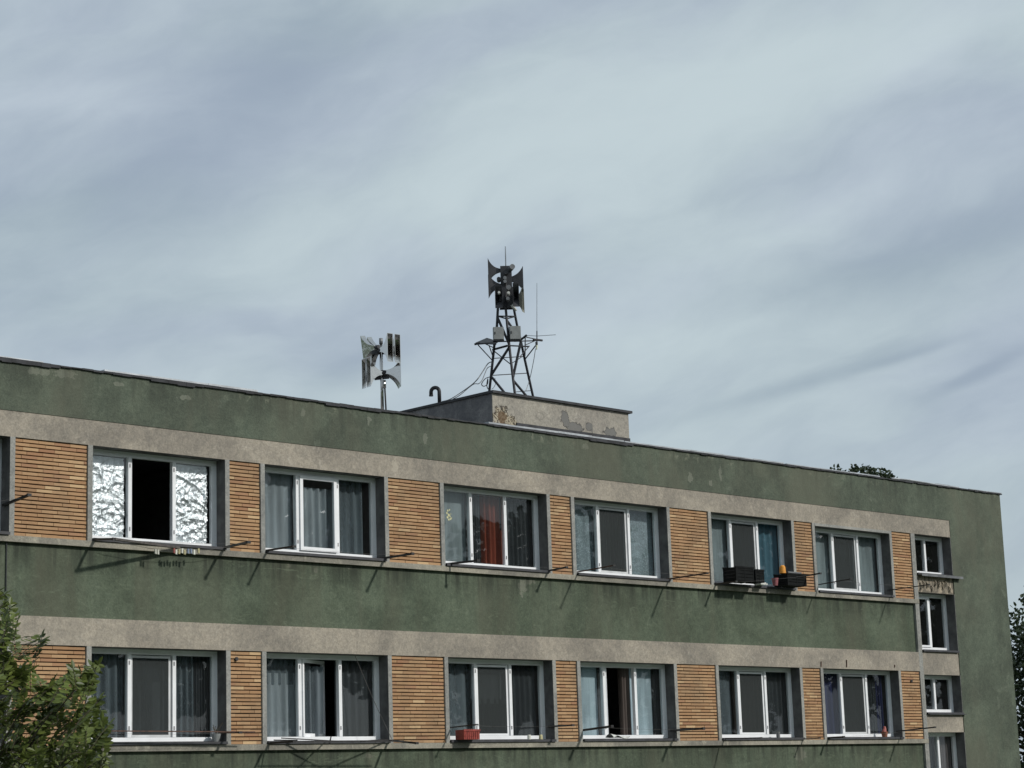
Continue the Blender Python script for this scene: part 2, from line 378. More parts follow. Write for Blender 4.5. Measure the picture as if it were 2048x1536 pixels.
# ------------------------------------------------------------------ builders
class MB:
    def __init__(s): s.v = []; s.f = []; s.tone = []
    def add(s, vs, fs, tone=None):
        o = len(s.v); s.v += [tuple(v) for v in vs]; s.f += [tuple(i+o for i in f) for f in fs]
        s.tone += [tone]*len(fs)
    def box(s, x0, x1, y0, y1, z0, z1, tone=None, M=None):
        vs = [(x, y, z) for z in (z0, z1) for y in (y0, y1) for x in (x0, x1)]
        if M is not None: vs = [M @ Vector(v) for v in vs]
        s.add(vs, [(0, 2, 3, 1), (4, 5, 7, 6), (0, 1, 5, 4), (2, 6, 7, 3), (0, 4, 6, 2), (1, 3, 7, 5)], tone)
    def bar(s, a, b, w, h=None, up=Vector((0, 0, 1))):
        a = Vector(a); b = Vector(b); h = h or w; d = (b-a).normalized()
        if abs(d.dot(up)) > .95: up = Vector((1, 0, 0))
        sx = d.cross(up).normalized()*(w/2); sz = sx.cross(d).normalized()*(h/2)
        vs = [p+sx*i+sz*j for p in (a, b) for (i, j) in ((-1, -1), (1, -1), (1, 1), (-1, 1))]
        s.add(vs, [(3, 2, 1, 0), (4, 5, 6, 7), (0, 1, 5, 4), (1, 2, 6, 5), (2, 3, 7, 6), (3, 0, 4, 7)])
    def tube(s, pts, r, n=8, r1=None, cap=True):
        pts = [Vector(p) for p in pts]; rings = []; k = len(pts)
        prev = None
        for i, p in enumerate(pts):
            d = (pts[min(i+1, k-1)]-pts[max(i-1, 0)]).normalized()
            if prev is None:
                up = Vector((0, 0, 1)) if abs(d.z) < .9 else Vector((1, 0, 0))
                a = d.cross(up).normalized()
            else:
                a = (prev-d*prev.dot(d)).normalized()
            prev = a; b = d.cross(a)
            rr = r if r1 is None else r+(r1-r)*i/(k-1)
            rings.append([p+a*rr*math.cos(2*PI*j/n)+b*rr*math.sin(2*PI*j/n) for j in range(n)])
        o = [v for rg in rings for v in rg]; fs = []
        for i in range(k-1):
            for j in range(n):
                fs.append((i*n+j, i*n+(j+1) % n, (i+1)*n+(j+1) % n, (i+1)*n+j))
        if cap: fs.append(tuple(range(n-1, -1, -1))); fs.append(tuple((k-1)*n+j for j in range(n)))
        s.add(o, fs)
    def build(s, name, mat, parent=None, smooth=False):
        me = bpy.data.meshes.new(name); me.from_pydata(s.v, [], s.f); me.update()
        if any(t is not None for t in s.tone):
            at = me.color_attributes.new('tone', 'FLOAT_COLOR', 'CORNER')
            for p, t in zip(me.polygons, s.tone):
                for li in p.loop_indices: at.data[li].color = tuple(t or (.5, .5, .5))+(1,)
        if smooth:
            me.polygons.foreach_set('use_smooth', [True]*len(me.polygons))
        me.materials.append(MATS[mat])
        o = bpy.data.objects.new(name, me); C.objects.link(o)
        if parent: o.parent = parent
        return o
def tag(o, label=None, cat=None, group=None, kind=None):
    if label: o['label'] = label
    if cat: o['category'] = cat
    if group: o['group'] = group
    if kind: o['kind'] = kind
    return o
def empty(name, loc, label, cat, group=None):
    "an Empty at the foot of a thing; parts are modelled in world metres and parented with the inverse"
    o = bpy.data.objects.new(name, None); C.objects.link(o); o.location = loc; o.empty_display_size = .2
    return tag(o, label, cat, group)
def put(o, parent):
    "parent while keeping world-space modelling"
    base = parent; off = Vector((0, 0, 0))
    while base is not None:
        off += Vector(base.location) if base.type == 'EMPTY' else Vector((0, 0, 0)); base = base.parent
    if o.type == 'MESH' and not o.get('_p'):
        for v in o.data.vertices: v.co -= off
    o.parent = parent
    return o
def B(mb, name, mat, parent, smooth=False, label=None):
    o = mb.build(name, mat, None, smooth); put(o, parent)
    if label: o['label'] = label
    return o
def box(name, mat, parent, *a, **k):
    mb = MB(); mb.box(*a); return B(mb, name, mat, parent, **k)

# ------------------------------------------------------------------ ground
g = MB(); n_ = 24
g.add([(-1500, -1500, GZ), (1500, -1500, GZ), (1500, 1500, GZ), (-1500, 1500, GZ)], [(0, 1, 2, 3)])
tag(g.build('ground', 'grass'), kind='structure')
g = MB(); g.box(-80, 120, 3, 14, GZ+.004, GZ+.012); tag(g.build('road', 'asphalt'), kind='structure')
g = MB(); g.box(-80, 120, 14, 16.5, GZ-.02, GZ+.13); tag(g.build('pavement', 'gravel_roof'), kind='structure')

# ------------------------------------------------------------------ the apartment block
BL = empty('apartment_building', (26, YF, GZ), 'long flat roofed apartment block with green and beige render and brick piers between its windows', 'building')
XL, XR = 4.0, 38.97
ZT = 6.045                      # top of parapet render
LIFT = [0.0, -2.8]
piers = [(4.2, 4.85), (8.15, 9.30), (11.74, 12.33), (14.795, 15.945), (18.385, 18.955), (21.475, 22.58), (25.10, 25.61), (28.155, 29.215), (31.735, 32.30), (34.90, 35.56)]
wins = [(4.93, 8.07), (9.38, 11.66), (12.41, 14.715), (16.025, 18.305), (19.035, 21.395), (22.66, 25.02), (25.69, 28.075), (29.295, 31.655), (32.38, 34.82)]
# parapet, bands, ledges, spandrels
box('parapet_wall', 'green_parapet', BL, XL, 36.9805, YF-.008, YF+.20, 5.35, ZT)
box('lintel_band', 'beige_plaster', BL, XL, 36.98, YF, YF+.20, 4.99, 5.347)
box('lintel_band', 'beige_plaster', BL, XL, 35.562, YF, YF+.20, 2.192, 2.575)
for zt in (3.645, .845):
    box('window_ledge', 'ledge_plaster', BL, XL, 35.69, YF-.012, YF+.23, zt-.085, zt)
box('spandrel_wall', 'green_spandrel', BL, XL, 35.56, YF+.05, YF+.20, 2.578, 3.558)
box('spandrel_wall', 'green_spandrel', BL, XL, 35.56, YF+.05, YF+.20, -2.7, .758)
box('base_wall', 'concrete_trim', BL, XL, 35.56, YF+.02, YF+.20, GZ-.1, -2.702)
# right hand end: strip, stair bay pieces, blank green wall
box('corner_strip', 'concrete_trim', BL, 35.562, 35.69, YF-.002, YF+.20, GZ, 4.988)
box('end_wall', 'green_parapet', BL, 36.981, XR, YF-.008, YF+.20, GZ, ZT)
box('stair_panel', 'peeling_plaster', BL, 35.692, 36.972, YF+.012, YF+.20, 3.80, 4.15, label='beige panel with plaster peeling off in curls')
box('stair_panel', 'beige_plaster', BL, 35.692, 36.972, YF+.006, YF+.20, 2.13, 2.59)
box('stair_panel', 'beige_plaster', BL, 35.692, 36.972, YF+.006, YF+.20, .975, 1.33)
box('stair_panel', 'beige_plaster', BL, 35.692, 36.972, YF+.006, YF+.20, GZ, -.30)
# curls of loose plaster on the peeling panel
for i in range(9):
    mb = MB(); x = 35.78+.13*i+random.uniform(-.03, .03); z = random.uniform(3.83, 3.98); hh = random.uniform(.10, .16)
    mb.tube([(x, YF+.0, z+hh), (x+.03, YF-.02, z+hh*.5), (x+.015, YF-.012, z)], .012, 5, .022)
    B(mb, 'loose_plaster', 'peeling_plaster', BL)
# side, back, roof, floors
box('side_wall', 'green_end', BL, XR-.25, XR-.003, YF+.203, 36, GZ, ZT)
box('side_wall', 'green_end', BL, XL+.003, XL+.25, YF+.203, 36, GZ, ZT)
box('back_wall', 'green_end', BL, XL+.253, XR-.253, 35.8, 36, GZ, ZT)
box('roof', 'gravel_roof', BL, XL+.253, XR-.253, YF+.21, 35.79, 5.75, 5.95)
mb = MB()
for z in (5.12, 2.32, -.35): mb.box(XL+.26, XR-.26, YF+.31, 35.5, z, z+.25)
mb.box(XL+.26, XR-.26, YF+4.5, YF+4.6, GZ, 5.1)
for (a, b) in piers[1:]:
    mb.box((a+b)/2-.05, (a+b)/2+.05, YF+.40, YF+4.5, GZ, 5.1)
B(mb, 'interior_wall', 'interior_paint', BL)
# masonry behind piers and below sills (keeps daylight out of the rooms)
mb = MB()
for L in LIFT:
    for (a, b) in piers: box('pier_core', 'mortar', BL, a, b, YF+.07, YF+.30, .845+2.8+L+.002, 4.988+L)

mb = MB()
mb.box(XL+.3, 35.56, YF+.235, YF+.30, 2.2, 3.70); mb.box(XL+.3, 35.56, YF+.235, YF+.30, -2.7, .90); mb.box(XL+.3, 36.9, YF+.235, YF+.3, 4.992, 5.6)
B(mb, 'inner_leaf', 'interior_paint', BL)
# brick piers
def pier(x0, x1, z0, z1, first):
    mb = MB(); h = .0400; gap = .0160; z = z0+.004; row = random.randint(0, 1)
    while z+h < z1+.006:
        hh = min(h, z1-.001-z)
        x = x0+.002; off = (.12 if row % 2 else .24)*random.uniform(.75, 1.1); L = off
        while x < x1-.012:
            e = min(x+L, x1-.002)
            if x1-.002-e < .03: e = x1-.002
            j = random.uniform(-.0035, .0035); t = (random.random(), random.random(), random.random())
            mb.box(x, e, YF+.022+j, YF+.054, z+random.uniform(-.0015, .0015), z+hh+random.uniform(-.0015, .001), tone=t)
            x = e+.004; L = .245
        z += h+gap; row += 1
    o = B(mb, 'brick_pier', 'brick', BL)
    m2 = MB(); m2.box(x0, x1, YF+.055, YF+.069, z0+.001, z1-.001); B(m2, 'mortar_bed', 'mortar', o)
for L in LIFT:
    for (a, b) in piers: pier(a, b, 3.645+L, 4.99+L, True)

# ------------------------------------------------------------------ windows
YR = YF+.21
def curtain(x0, x1, z0, z1, y, mat, win, amp=.018, folds=7, name='curtain', lab=None):
    n = 60; m = 3; mb = MB(); ph = random.uniform(0, 6)
    vs = []
    for s_ in (0, 1):
        for j in range(m+1):
            for i in range(n+1):
                u = i/n; w = j/m
                yy = y+amp*(math.sin(u*folds*2*PI+ph+.4*w)+.5*math.sin(u*folds*5.1+ph*2+w))+s_*.004
                vs.append((x0+(x1-x0)*u, yy, z0+(z1-z0)*w))
    fs = []; K = (n+1)*(m+1)
    for s_ in (0, 1):
        for j in range(m):
            for i in range(n):
                a = s_*K+j*(n+1)+i; q = (a, a+1, a+n+2, a+n+1)
                fs.append(q if s_ == 0 else q[::-1])
    mb.add(vs, fs)
    return B(mb, name, mat, win, smooth=True, label=lab)
def foilsheet(x0, x1, z0, z1, y, win):
    n, m = 64, 120; mb = MB(); rnd = random.Random(int(x0*10))
    # crumple: many random crease directions
    cr = [(rnd.uniform(x0-.2, x1+.2), rnd.uniform(z0, z1), rnd.uniform(0, PI), rnd.uniform(.012, .055), rnd.uniform(.004, .012)) for _ in range(190)]
    vs = []
    for j in range(m+1):
        for i in range(n+1):
            x = x0+(x1-x0)*i/n; z = z0+(z1-z0)*j/m; d = 0
            for (cx, cz, t, w, am) in cr:
                if abs(cx-x) > .38 or abs(cz-z) > .38: continue
                q = (x-cx)*math.cos(t)+(z-cz)*math.sin(t)
                d += am*max(0, 1-abs(q)/w)*max(0, 1-math.hypot(x-cx, z-cz)/.38)
            edge = 0
            xx = x
            if i in (0, n): xx += rnd.uniform(-.01, .01)
            vs.append((xx, y-d+.02, z))
    fs = [(j*(n+1)+i, j*(n+1)+i+1, (j+1)*(n+1)+i+1, (j+1)*(n+1)+i) for j in range(m) for i in range(n)]
    mb.add(vs, fs)
    return B(mb, 'foil_sheet', 'crumpled_foil', win, smooth=True, label='crumpled silver foil taped behind the pane')
def frame_rect(mb, x0, x1, z0, z1, y0, y1, wl, wr, wb, wt):
    mb.box(x0, x0+wl, y0, y1, z0, z1); mb.box(x1-wr, x1, y0, y1, z0, z1)
    mb.box(x0+wl, x1-wr, y0, y1, z0, z0+wb); mb.box(x0+wl, x1-wr, y0, y1, z1-wt, z1)
def surround(x0, x1, z0, z1, win, hood=.0):
    "thin concrete jambs either side of the opening"
    box('jamb', 'concrete_trim', win, x0-.078, x0, YF-.004, YF+.30, z0, z1)
    box('jamb', 'concrete_trim', win, x1, x1+.078, YF-.004, YF+.30, z0, z1)
    box('reveal', 'reveal_shade', win, x1-.003, x1-.0002, YF+.004, YR+.01, z0+.043, z1-hood-.003)
    box('soffit', 'reveal_shade', win, x0+.003, x1-.004, YF+.006, YR+.01, z1-hood-.003, z1-hood-.0004)
    if hood: box('hood', 'concrete_trim', win, x0+.002, x1-.002, YF-.010, YF+.24, z1-hood, z1-.002)
def window(x0, x1, z0, z1, bays, lab=None, old=False, hood=0.0, sill='dark_sill', sill_in=0.0):
    win = bpy.data.objects.new('window', None); C.objects.link(win)
    zc0 = z0; win.location = Vector(((x0+x1)/2, YF, z0))-Vector(BL.location); win.parent = BL
    if lab: win['label'] = lab
    surround(x0, x1, z0, z1, win, hood)
    z1 = z1-hood
    fm = 'old_white_plastic' if old else 'white_plastic'
    zb = z0+.055; y0, y1 = YR, YR+.065
    mb = MB()
    frame_rect(mb, x0+.003, x1-.003, zb, z1-.002, y0, y1, .06, .085, .058, .075)
    n = len(bays); cuts = [x0+(x1-x0)*i/n for i in range(n+1)]
    cuts[0] = x0+.063; cuts[-1] = x1-.088
    for i in range(1, n):
        mb.box(cuts[i]-.03, cuts[i]+.03, y0-.004, y1-.002, zb+.058, z1-.077)
    B(mb, 'frame', fm, win)
    for i in range(1, n):
        for zz in (zb+.16, z1-.22):
            if n == 3: box('hinge', 'hinge_grey', win, cuts[i]-.012, cuts[i]+.004, y0-.012, y0-.0045, zz, zz+.055)
    # outer sill: metal sheet with a dark drip edge
    mb = MB(); mb.box(x0+.002, x1-.002, YF-.035, YR+.01, z0+.028, z0+.040); mb.box(x0+.002, x1-.002, YF-.038, YF-.032, z0+.002, z0+.042)
    mb.box(x0+.004, x1-.004, YR-.01, YR+.06, z0+.0405, zb)
    B(mb, 'window_sill', sill, win)
    for i, b in enumerate(bays):
        a = cuts[i]+(.03 if i else 0); c = cuts[i+1]-(.03 if i < n-1 else 0); zz0 = zb+.058; zz1 = z1-.077
        kind = b.get('k', 'pane')
        if kind == 'open': pass
        elif kind in ('pane', 'sash', 'ajar'):
            inner = .0
            if kind != 'pane' or b.get('sash'):
                w = b.get('w', .048); off = b.get('off', -.018)
                sm = MB(); M = Matrix.Identity(4)
                if kind == 'ajar':
                    ang = b.get('ang', -35)
                    M = Matrix.Translation((a, YR+.03, 0)) @ Matrix.Rotation(math.radians(-ang), 4, 'Z') @ Matrix.Translation((-a, -YR-.03, 0))
                s0, s1 = y0+off, y0+off+.05
                for (p, q, r, s) in ((a+.002, a+w, zz0+.002, zz1-.002), (c-w, c-.002, zz0+.002, zz1-.002), (a+w, c-w, zz0+.002, zz0+w), (a+w, c-w, zz1-w, zz1-.002)):
                    sm.box(p, q, s0, s1, r, s, M=M)
                B(sm, 'sash', b.get('sm', fm), win)
                gm = MB(); gm.box(a+w, c-w, s0+.02, s0+.026, zz0+w, zz1-w, M=M)
                B(gm, 'pane', b.get('g', 'glass'), win)
            else:
                gm = MB(); gm.box(a, c, y0+.028, y0+.034, zz0, zz1); B(gm, 'pane', b.get('g', 'glass'), win)
        elif kind == 'mesh':
            sm = MB(); frame_rect(sm, a+.002, c-.030, zz0+.002, zz1-.012, y0+.004, y0+.03, .022, .034, .034, .034); B(sm, 'screen_frame', b.get('sm', 'old_white_plastic'), win)
            gm = MB(); gm.box(a+.024, c-.064, y0+.012, y0+.015, zz0+.036, zz1-.046); B(gm, 'insect_screen', 'insect_mesh', win)
            gm = MB(); gm.box(a, c, y0+.050, y0+.056, zz0, zz1); B(gm, 'pane', 'glass', win)
        for cu in b.get('c', []):
            mt = cu[0]; u0, u1 = cu[1] if len(cu) > 1 else (0, 1); v0, v1 = cu[2] if len(cu) > 2 else (0, 1)
            am, fo = (cu[3] if len(cu) > 3 else (.016, 6))
            xx0 = a-.04+(c-a+.08)*u0; xx1 = a-.04+(c-a+.08)*u1
            # stay inside the opening and on the room side of the frame
            curtain(xx0+.0, xx1, zz0-.03+(zz1-zz0)*v0, zz0+(zz1-zz0)*v1+.02, YR+.13+b.get('dy', 0), mt, win, am, fo, lab=cu[4] if len(cu) > 4 else None)
        if b.get('foil'): foilsheet(a+b.get('fa', 0), c-b.get('fc', 0), zz0+.004, zz1-.01, y0+.055, win)
    return win
BLUE = ('blind_blue', (0, 1), (0, 1), (.002, 1)); GREY = ('blind_grey', (0, 1), (0, 1), (.003, 2))
zu0, zu1 = 3.645, 4.99; zl0, zl1 = .845, 2.19
# upper row
window(*wins[0], zu0, zu1, [dict(c=[('curtain_dark',)]), dict(k='sash', c=[('curtain_dim',)]), dict(c=[('curtain_dark',)])])
window(*wins[1], zu0, zu1, [dict(c=[('curtain_dim',)]), dict(k='sash', c=[('curtain_grey',)]), dict(c=[('curtain_dark',)])])
window(*wins[2], zu0, zu1, [dict(c=[('curtain_dim',)]), dict(k='sash', c=[('curtain_dim',)]), dict(c=[('curtain_dark',)])], old=True)
window(*wins[3], zu0, zu1, [dict(foil=1, fc=.035, g='glass_clear'), dict(k='open'), dict(foil=1, fc=.05, g='glass_clear')], 'window with silver foil in its side panes and its middle casement wide open')
w2 = window(*wins[4], zu0, zu1, [dict(c=[('curtain_grey', (.0, 1), (0, 1), (.012, 5))]), dict(k='sash', w=.058, off=-.03, c=[('curtain_grey', (0, 1), (0, .85), (.022, 6))]), dict(c=[('curtain_dim', (0, .8), (0, 1), (.02, 4))])], 'window with white framed middle sash and pale sheer curtains')
w3 = window(*wins[5], zu0, zu1, [dict(k='pane', c=[GREY]), dict(k='pane', c=[('curtain_dark', (0, .42)), ('curtain_orange', (.40, 1), (0, 1), (.035, 4), 'orange red curtain')]), dict(c=[('curtain_orange', (0, .22), (0, .5), (.02, 2)), ('curtain_dark', (.2, 1))])], 'window with an orange red curtain in the middle bay and stickers on its left pane')
window(*wins[6], zu0, zu1, [dict(c=[('curtain_lace', (0, 1), (0, 1), (.006, 3))]), dict(k='mesh', c=[('curtain_dim', (0, .55)), ('curtain_dark', (.5, 1))]), dict(c=[('curtain_lace', (0, 1), (0, 1), (.006, 3))])], 'window with pale patterned net curtains in both side panes')
window(*wins[7], zu0, zu1, [dict(c=[GREY]), dict(k='mesh', c=[('curtain_dim', (.7, 1)), ('curtain_dark',)]), dict(c=[('curtain_teal', (0, 1), (0, 1), (.03, 4), 'teal blue curtain')])], 'window with a teal curtain behind its right pane and black crates on its sill')
window(*wins[8], zu0, zu1, [dict(c=[('blind_grey', (0, 1), (0, 1), (.006, 2))]), dict(k='mesh', c=[('curtain_dim', (0, 1), (0, 1), (.01, 2))]), dict(c=[('blind_grey', (0, 1), (0, 1), (.006, 2))])], 'window under a thick grey concrete hood', hood=.055)
# lower row
window(*wins[0], zl0, zl1, [dict(c=[('curtain_dim',)]), dict(k='sash'), dict(c=[('curtain_dim',)])])
window(*wins[1], zl0, zl1, [dict(c=[('curtain_dim',)]), dict(k='mesh'), dict(c=[('curtain_grey',)])])
window(*wins[2], zl0, zl1, [dict(c=[('curtain_dim',)]), dict(k='sash'), dict(c=[('curtain_dark',)])])
window(*wins[3], zl0, zl1, [dict(c=[('curtain_dim', (0, .95), (0, 1), (.02, 5))]), dict(k='mesh', c=[('curtain_grey', (.08, .42), (0, .66), (.03, 2)), ('curtain_grey', (.60, 1), (0, .66), (.012, 1)), ('curtain_dim', (0, 1), (.1, 1), (.01, 2))]), dict(c=[('curtain_dim', (.1, .65), (0, 1), (.02, 4)), ('curtain_dark', (.6, 1))])], 'window partly behind the tree with a mesh screen in its middle bay')
window(*wins[4], zl0, zl1, [dict(c=[('curtain_grey', (0, 1), (0, .8), (.02, 5)), ('curtain_dim', (0, 1), (.7, 1))]), dict(k='ajar', ang=-24, w=.05, c=[('curtain_dim', (0, .7), (0, .9), (.02, 4))]), dict(c=[('curtain_dark', (0, 1))])], 'window with its middle sash ajar inward and pale lace behind the left pane')
window(*wins[5], zl0, zl1, [dict(c=[('curtain_dim', (0, 1), (0, 1), (.015, 3))]), dict(k='mesh', sm='white_plastic', c=[('curtain_grey', (0, 1), (.48, 1), (.01, 3)), ('curtain_dark', (0, 1), (0, .5))]), dict(c=[('curtain_dark',)])], 'window with a red box standing on the left of its sill')
window(*wins[6], zl0, zl1, [dict(c=[('blind_blue', (0, .93), (0, 1), (.002, 1))]), dict(k='ajar', ang=-52, w=.045, c=[('curtain_brown', (.62, .95), (0, 1), (.03, 3))]), dict(c=[('blind_blue', (0, .75), (0, 1), (.002, 1)), ('curtain_dark', (.74, 1))])], 'window with pale blue blinds either side of a half open sash')
window(*wins[7], zl0, zl1, [dict(c=[('curtain_dim', (0, .9), (0, 1), (.008, 2))]), dict(k='mesh', sm='white_plastic', c=[('curtain_brown',)]), dict(c=[('curtain_dark', (0, 1))])], 'window with all dark panes and a small grey tin on its sill')
window(*wins[8], zl0, zl1, [dict(c=[('curtain_navy', (.1, 1), (0, 1), (.03, 4), 'navy curtain')]), dict(k='mesh', c=[('curtain_dark',)]), dict(c=[('curtain_dark', (0, .6)), ('curtain_navy', (.6, .9), (0, 1), (.02, 3))])], 'window with navy curtains behind its left pane')
# stair windows, two bays each
def stair_window(z0, z1, bays, lab, sillx=0.0):
    w = window(35.692, 36.972, z0, z1, bays, lab)
    return w
stair_window(4.15, 4.99, [dict(c=[]), dict(c=[])], 'small stair window at the top under the roof')
stair_window(2.59, 3.80, [dict(k='sash', w=.04, c=[]), dict(c=[])], 'tall stair window with dark panes below the peeling panel')
stair_window(1.33, 2.13, [dict(c=[]), dict(c=[])], 'small square stair window between two beige panels')
stair_window(-.30, .975, [dict(c=[('curtain_dark',)]), dict(c=[('curtain_pink', (0, 1), (0, 1), (.02, 6))])], 'tall stair window with a greyish pink curtain')
mb = MB(); mb.box(35.72, 37.20, YF-.10, YF-.010, 4.145, 4.165); mb.box(35.72, 37.20, YF-.104, YF-.100, 4.12, 4.168)
B(mb, 'drip_sill', 'sill_metal', BL)
mb = MB(); mb.box(35.72, 37.02, YF-.06, YF-.010, 1.325, 1.340); B(mb, 'drip_sill', 'dark_sill', BL)

# roof edge: black membrane with a ragged lower edge, then metal flashing
mb = MB(); x = XL-.02; rnd = random.Random(3)
while x < XR+.05:
    L = rnd.uniform(.5, 1.6); d = rnd.choice((.022, .026, .03, .034, .05) if x < 27 else (.018, .022, .026)); x2 = min(x+L, XR+.055)
    steps = max(2, int((x2-x)/.14)); last = d
    for k in range(steps):
        xa = x+(x2-x)*k/steps; xb = x+(x2-x)*(k+1)/steps; dd = max(.014, d+rnd.uniform(-.008, .008))
        y_ = YF-.035-.006*rnd.random()
        mb.box(xa, xb, y_, YF+.16, ZT+.016-dd, ZT+.018+rnd.uniform(-.004, .004))
    x = x2
B(mb, 'roof_membrane', 'bitumen', BL)
for (a, b, h) in ((16.2, 18.9, .022), (23.7, 27.0, .028), (27.02, 31.5, .020), (31.6, 34.6, .016), (35.4, 37.4, .020), (37.8, 39.03, .012), (10, 15.2, .01)):
    n = int((b-a)/1.1)+1; mb = MB()
    for k in range(n):
        mb.box(a+(b-a)*k/n-.01, a+(b-a)*(k+1)/n, YF-.030+.004*(k % 2), YF+.20-.003*(k % 2), ZT+.024+.001*(k % 2), ZT+.024+h+.003*(k % 3))
    B(mb, 'roof_edge', 'zinc_flashing', BL)
# gutter bits along the roof near the end
mb = MB(); mb.tube([(35.0, YF-.03, ZT+.03), (35.6, YF-.035, ZT+.045), (36.5, YF-.03, ZT+.03)], .016, 6); B(mb, 'rolled_edge', 'zinc_flashing', BL)
mb = MB(); p = T(1880, 974, YF+.35); mb.box(p.x-.22, p.x+.22, YF+.3, YF+.6, 5.95, p.z+.02); mb.box(p.x-.25, p.x+.25, YF+.28, YF+.62, p.z+.02, p.z+.05)
B(mb, 'roof_hatch', 'weathered_render', BL)
# seams and scars on the walls: thin dark upright line at far left, hooks on the lintel
mb = MB(); mb.tube([(T(12, 1090, YF+.05).x, YF+.035, 2.58), (T(12, 1090, YF+.05).x, YF+.035, 3.555)], .008, 6)
B(mb, 'wall_line', 'bitumen', BL)
for (px, py, l) in ((1642, 1328, .10), (1693, 1327, .14), (1789, 1332, .05)):
    p = T(px, py, YF-.01); mb = MB(); mb.bar((p.x, YF-.012, p.z-l/2), (p.x+.01, YF-.012, p.z+l/2), .014); B(mb, 'iron_stub', 'rusty_iron', BL)
for (px, py) in ((472, 1318), (1822, 1362)):
    p = T(px, py, YF+.02); mb = MB(); mb.tube([(p.x, YF-.004, p.z), (p.x, YF+.03, p.z)], .028, 10); B(mb, 'vent_hole', 'black_rubber', BL)

# ------------------------------------------------------------------ roof room
RX0, RX1, RY0, RY1, RZ = 24.30, 27.72, 25.197, 31.2, 6.735
RR = bpy.data.objects.new('roof_room', None); C.objects.link(RR); RR.location = Vector((26, 25.2, 5.95))-Vector(BL.location); RR.parent = BL
RR['label'] = 'low plastered stair head on the roof with grey damp patches'
box('room_wall', 'roof_room_plaster', RR, RX0+.001, RX1, RY0, RY0+.012, 5.952, RZ)
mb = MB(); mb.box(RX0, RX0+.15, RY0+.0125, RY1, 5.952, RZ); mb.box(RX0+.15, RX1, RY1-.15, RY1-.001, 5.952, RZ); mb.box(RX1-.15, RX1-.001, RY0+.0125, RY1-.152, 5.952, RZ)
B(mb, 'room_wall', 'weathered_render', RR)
box('roof_slab', 'bitumen', RR, RX0-.03, RX1+.06, RY0-.05, RY1+.03, RZ+.002, RZ+.045)
mb = MB(); mb.box(RX0+.55, RX1+.0, RY0-.022, RY0-.001, 6.0, 6.275); B(mb, 'shadow_band', 'bitumen', RR)  # dark band drawn as the shadow line along the foot of the front

# vent pipe with a crook on the roof room
pb = TX(879, 804, 24.55)
k_ = Vector((-.55, .83, 0)).normalized()
VP = empty('vent_pipe', (pb.x, pb.y, RZ+.045), 'black crook topped vent pipe on the left side of the stair head roof', 'vent pipe')
r_ = .034; top = T(879, 783, pb.y).z; pts = [(pb.x, pb.y, RZ+.04), (pb.x, pb.y, top-.02)]
cR = .075
for i in range(0, 9):
    a = PI*i/8; q = Vector((pb.x, pb.y, top))+k_*(cR*(1-math.cos(a))); pts.append((q.x, q.y, top+cR*math.sin(a)*1.0))
q = Vector((pb.x, pb.y, 0))+k_*(2*cR); pts.append((q.x, q.y, top-.05))
mb = MB(); mb.tube(pts, r_, 12); B(mb, 'pipe', 'black_rubber', VP, smooth=True)
mb = MB(); mb.tube([(q.x, q.y, top-.05), (q.x, q.y, top-.075)], r_*1.12, 12); mb.tube([(pb.x, pb.y, RZ+.047), (pb.x, pb.y, RZ+.075)], r_*1.5, 12); B(mb, 'collar', 'black_rubber', VP)

# ------------------------------------------------------------------ lattice tower on the roof room
def z3(x, y): return (930+x/7.68, 600+y/7.68)
def P3(x, y, Y): return T(*z3(x, y), Y)
def leg(pts): return [Vector(p) for p in pts]
A = [P3(375, 1390, 25.78), P3(425, 940, 25.74), P3(450, 700, 25.70), P3(490, 400, 25.66), P3(507, 90, 25.62)]
Bq = [P3(765, 1430, 25.32), P3(725, 1100, 25.36), P3(680, 700, 25.42), P3(650, 400, 25.46), P3(622, 90, 25.50)]
Cq = [P3(1045, 1480, 25.72), P3(915, 900, 25.66), P3(860, 640, 25.63), P3(800, 390, 25.60), P3(742, 90, 25.57)]
def ext(L):  # carry a leg down to the slab
    d = (L[0]-L[1]); t = (RZ+.045-L[0].z)/d.z; return [L[0]+d*t]+L
A, Bq, Cq = ext(A), ext(Bq), ext(Cq)
TW = empty('lattice_tower', (A[0]+Bq[0]+Cq[0])/3, 'rusted three legged lattice tower bolted to the stair head roof', 'tower')
for L in (A, Bq, Cq):
    mb = MB()
    for i in range(len(L)-1): mb.bar(L[i], L[i+1], .032)
    B(mb, 'leg', 'tower_steel', TW)
    mb = MB(); mb.box(L[0].x-.06, L[0].x+.06, L[0].y-.06, L[0].y+.06, RZ+.046, RZ+.06); B(mb, 'foot_plate', 'tower_steel', TW)
def onleg(L, y):  # point of a leg at a picture row of the zoom
    pz = None
    for i in range(len(L)-1):
        a, b = L[i], L[i+1]
        for k in range(40):
            p = a.lerp(b, k/39); d = p; s = 768-FPX*d.dot(U_)/d.dot(F_)
            if s <= 600+y/7.68: return p
    return L[-1]
def brace(a, b, w=.022, name='brace'):
    mb = MB(); mb.bar(a, b, w); B(mb, name, 'tower_steel', TW)
brace(onleg(A, 270), onleg(Bq, 680), .034); brace(onleg(Bq, 730), onleg(A, 1160), .034); brace(onleg(A, 1180), P3(600, 1415, 25.45), .032)
brace(onleg(Bq, 320), onleg(Cq, 600), .030); brace(onleg(Cq, 640), onleg(Bq, 1200), .036); brace(onleg(Bq, 1240), P3(940, 1470, 25.50), .030)
for y in (255,):
    brace(onleg(A, y), onleg(Bq, y+40), .022); brace(onleg(Bq, y+40), onleg(Cq, y), .022); brace(onleg(A, y), onleg(Cq, y), .022)
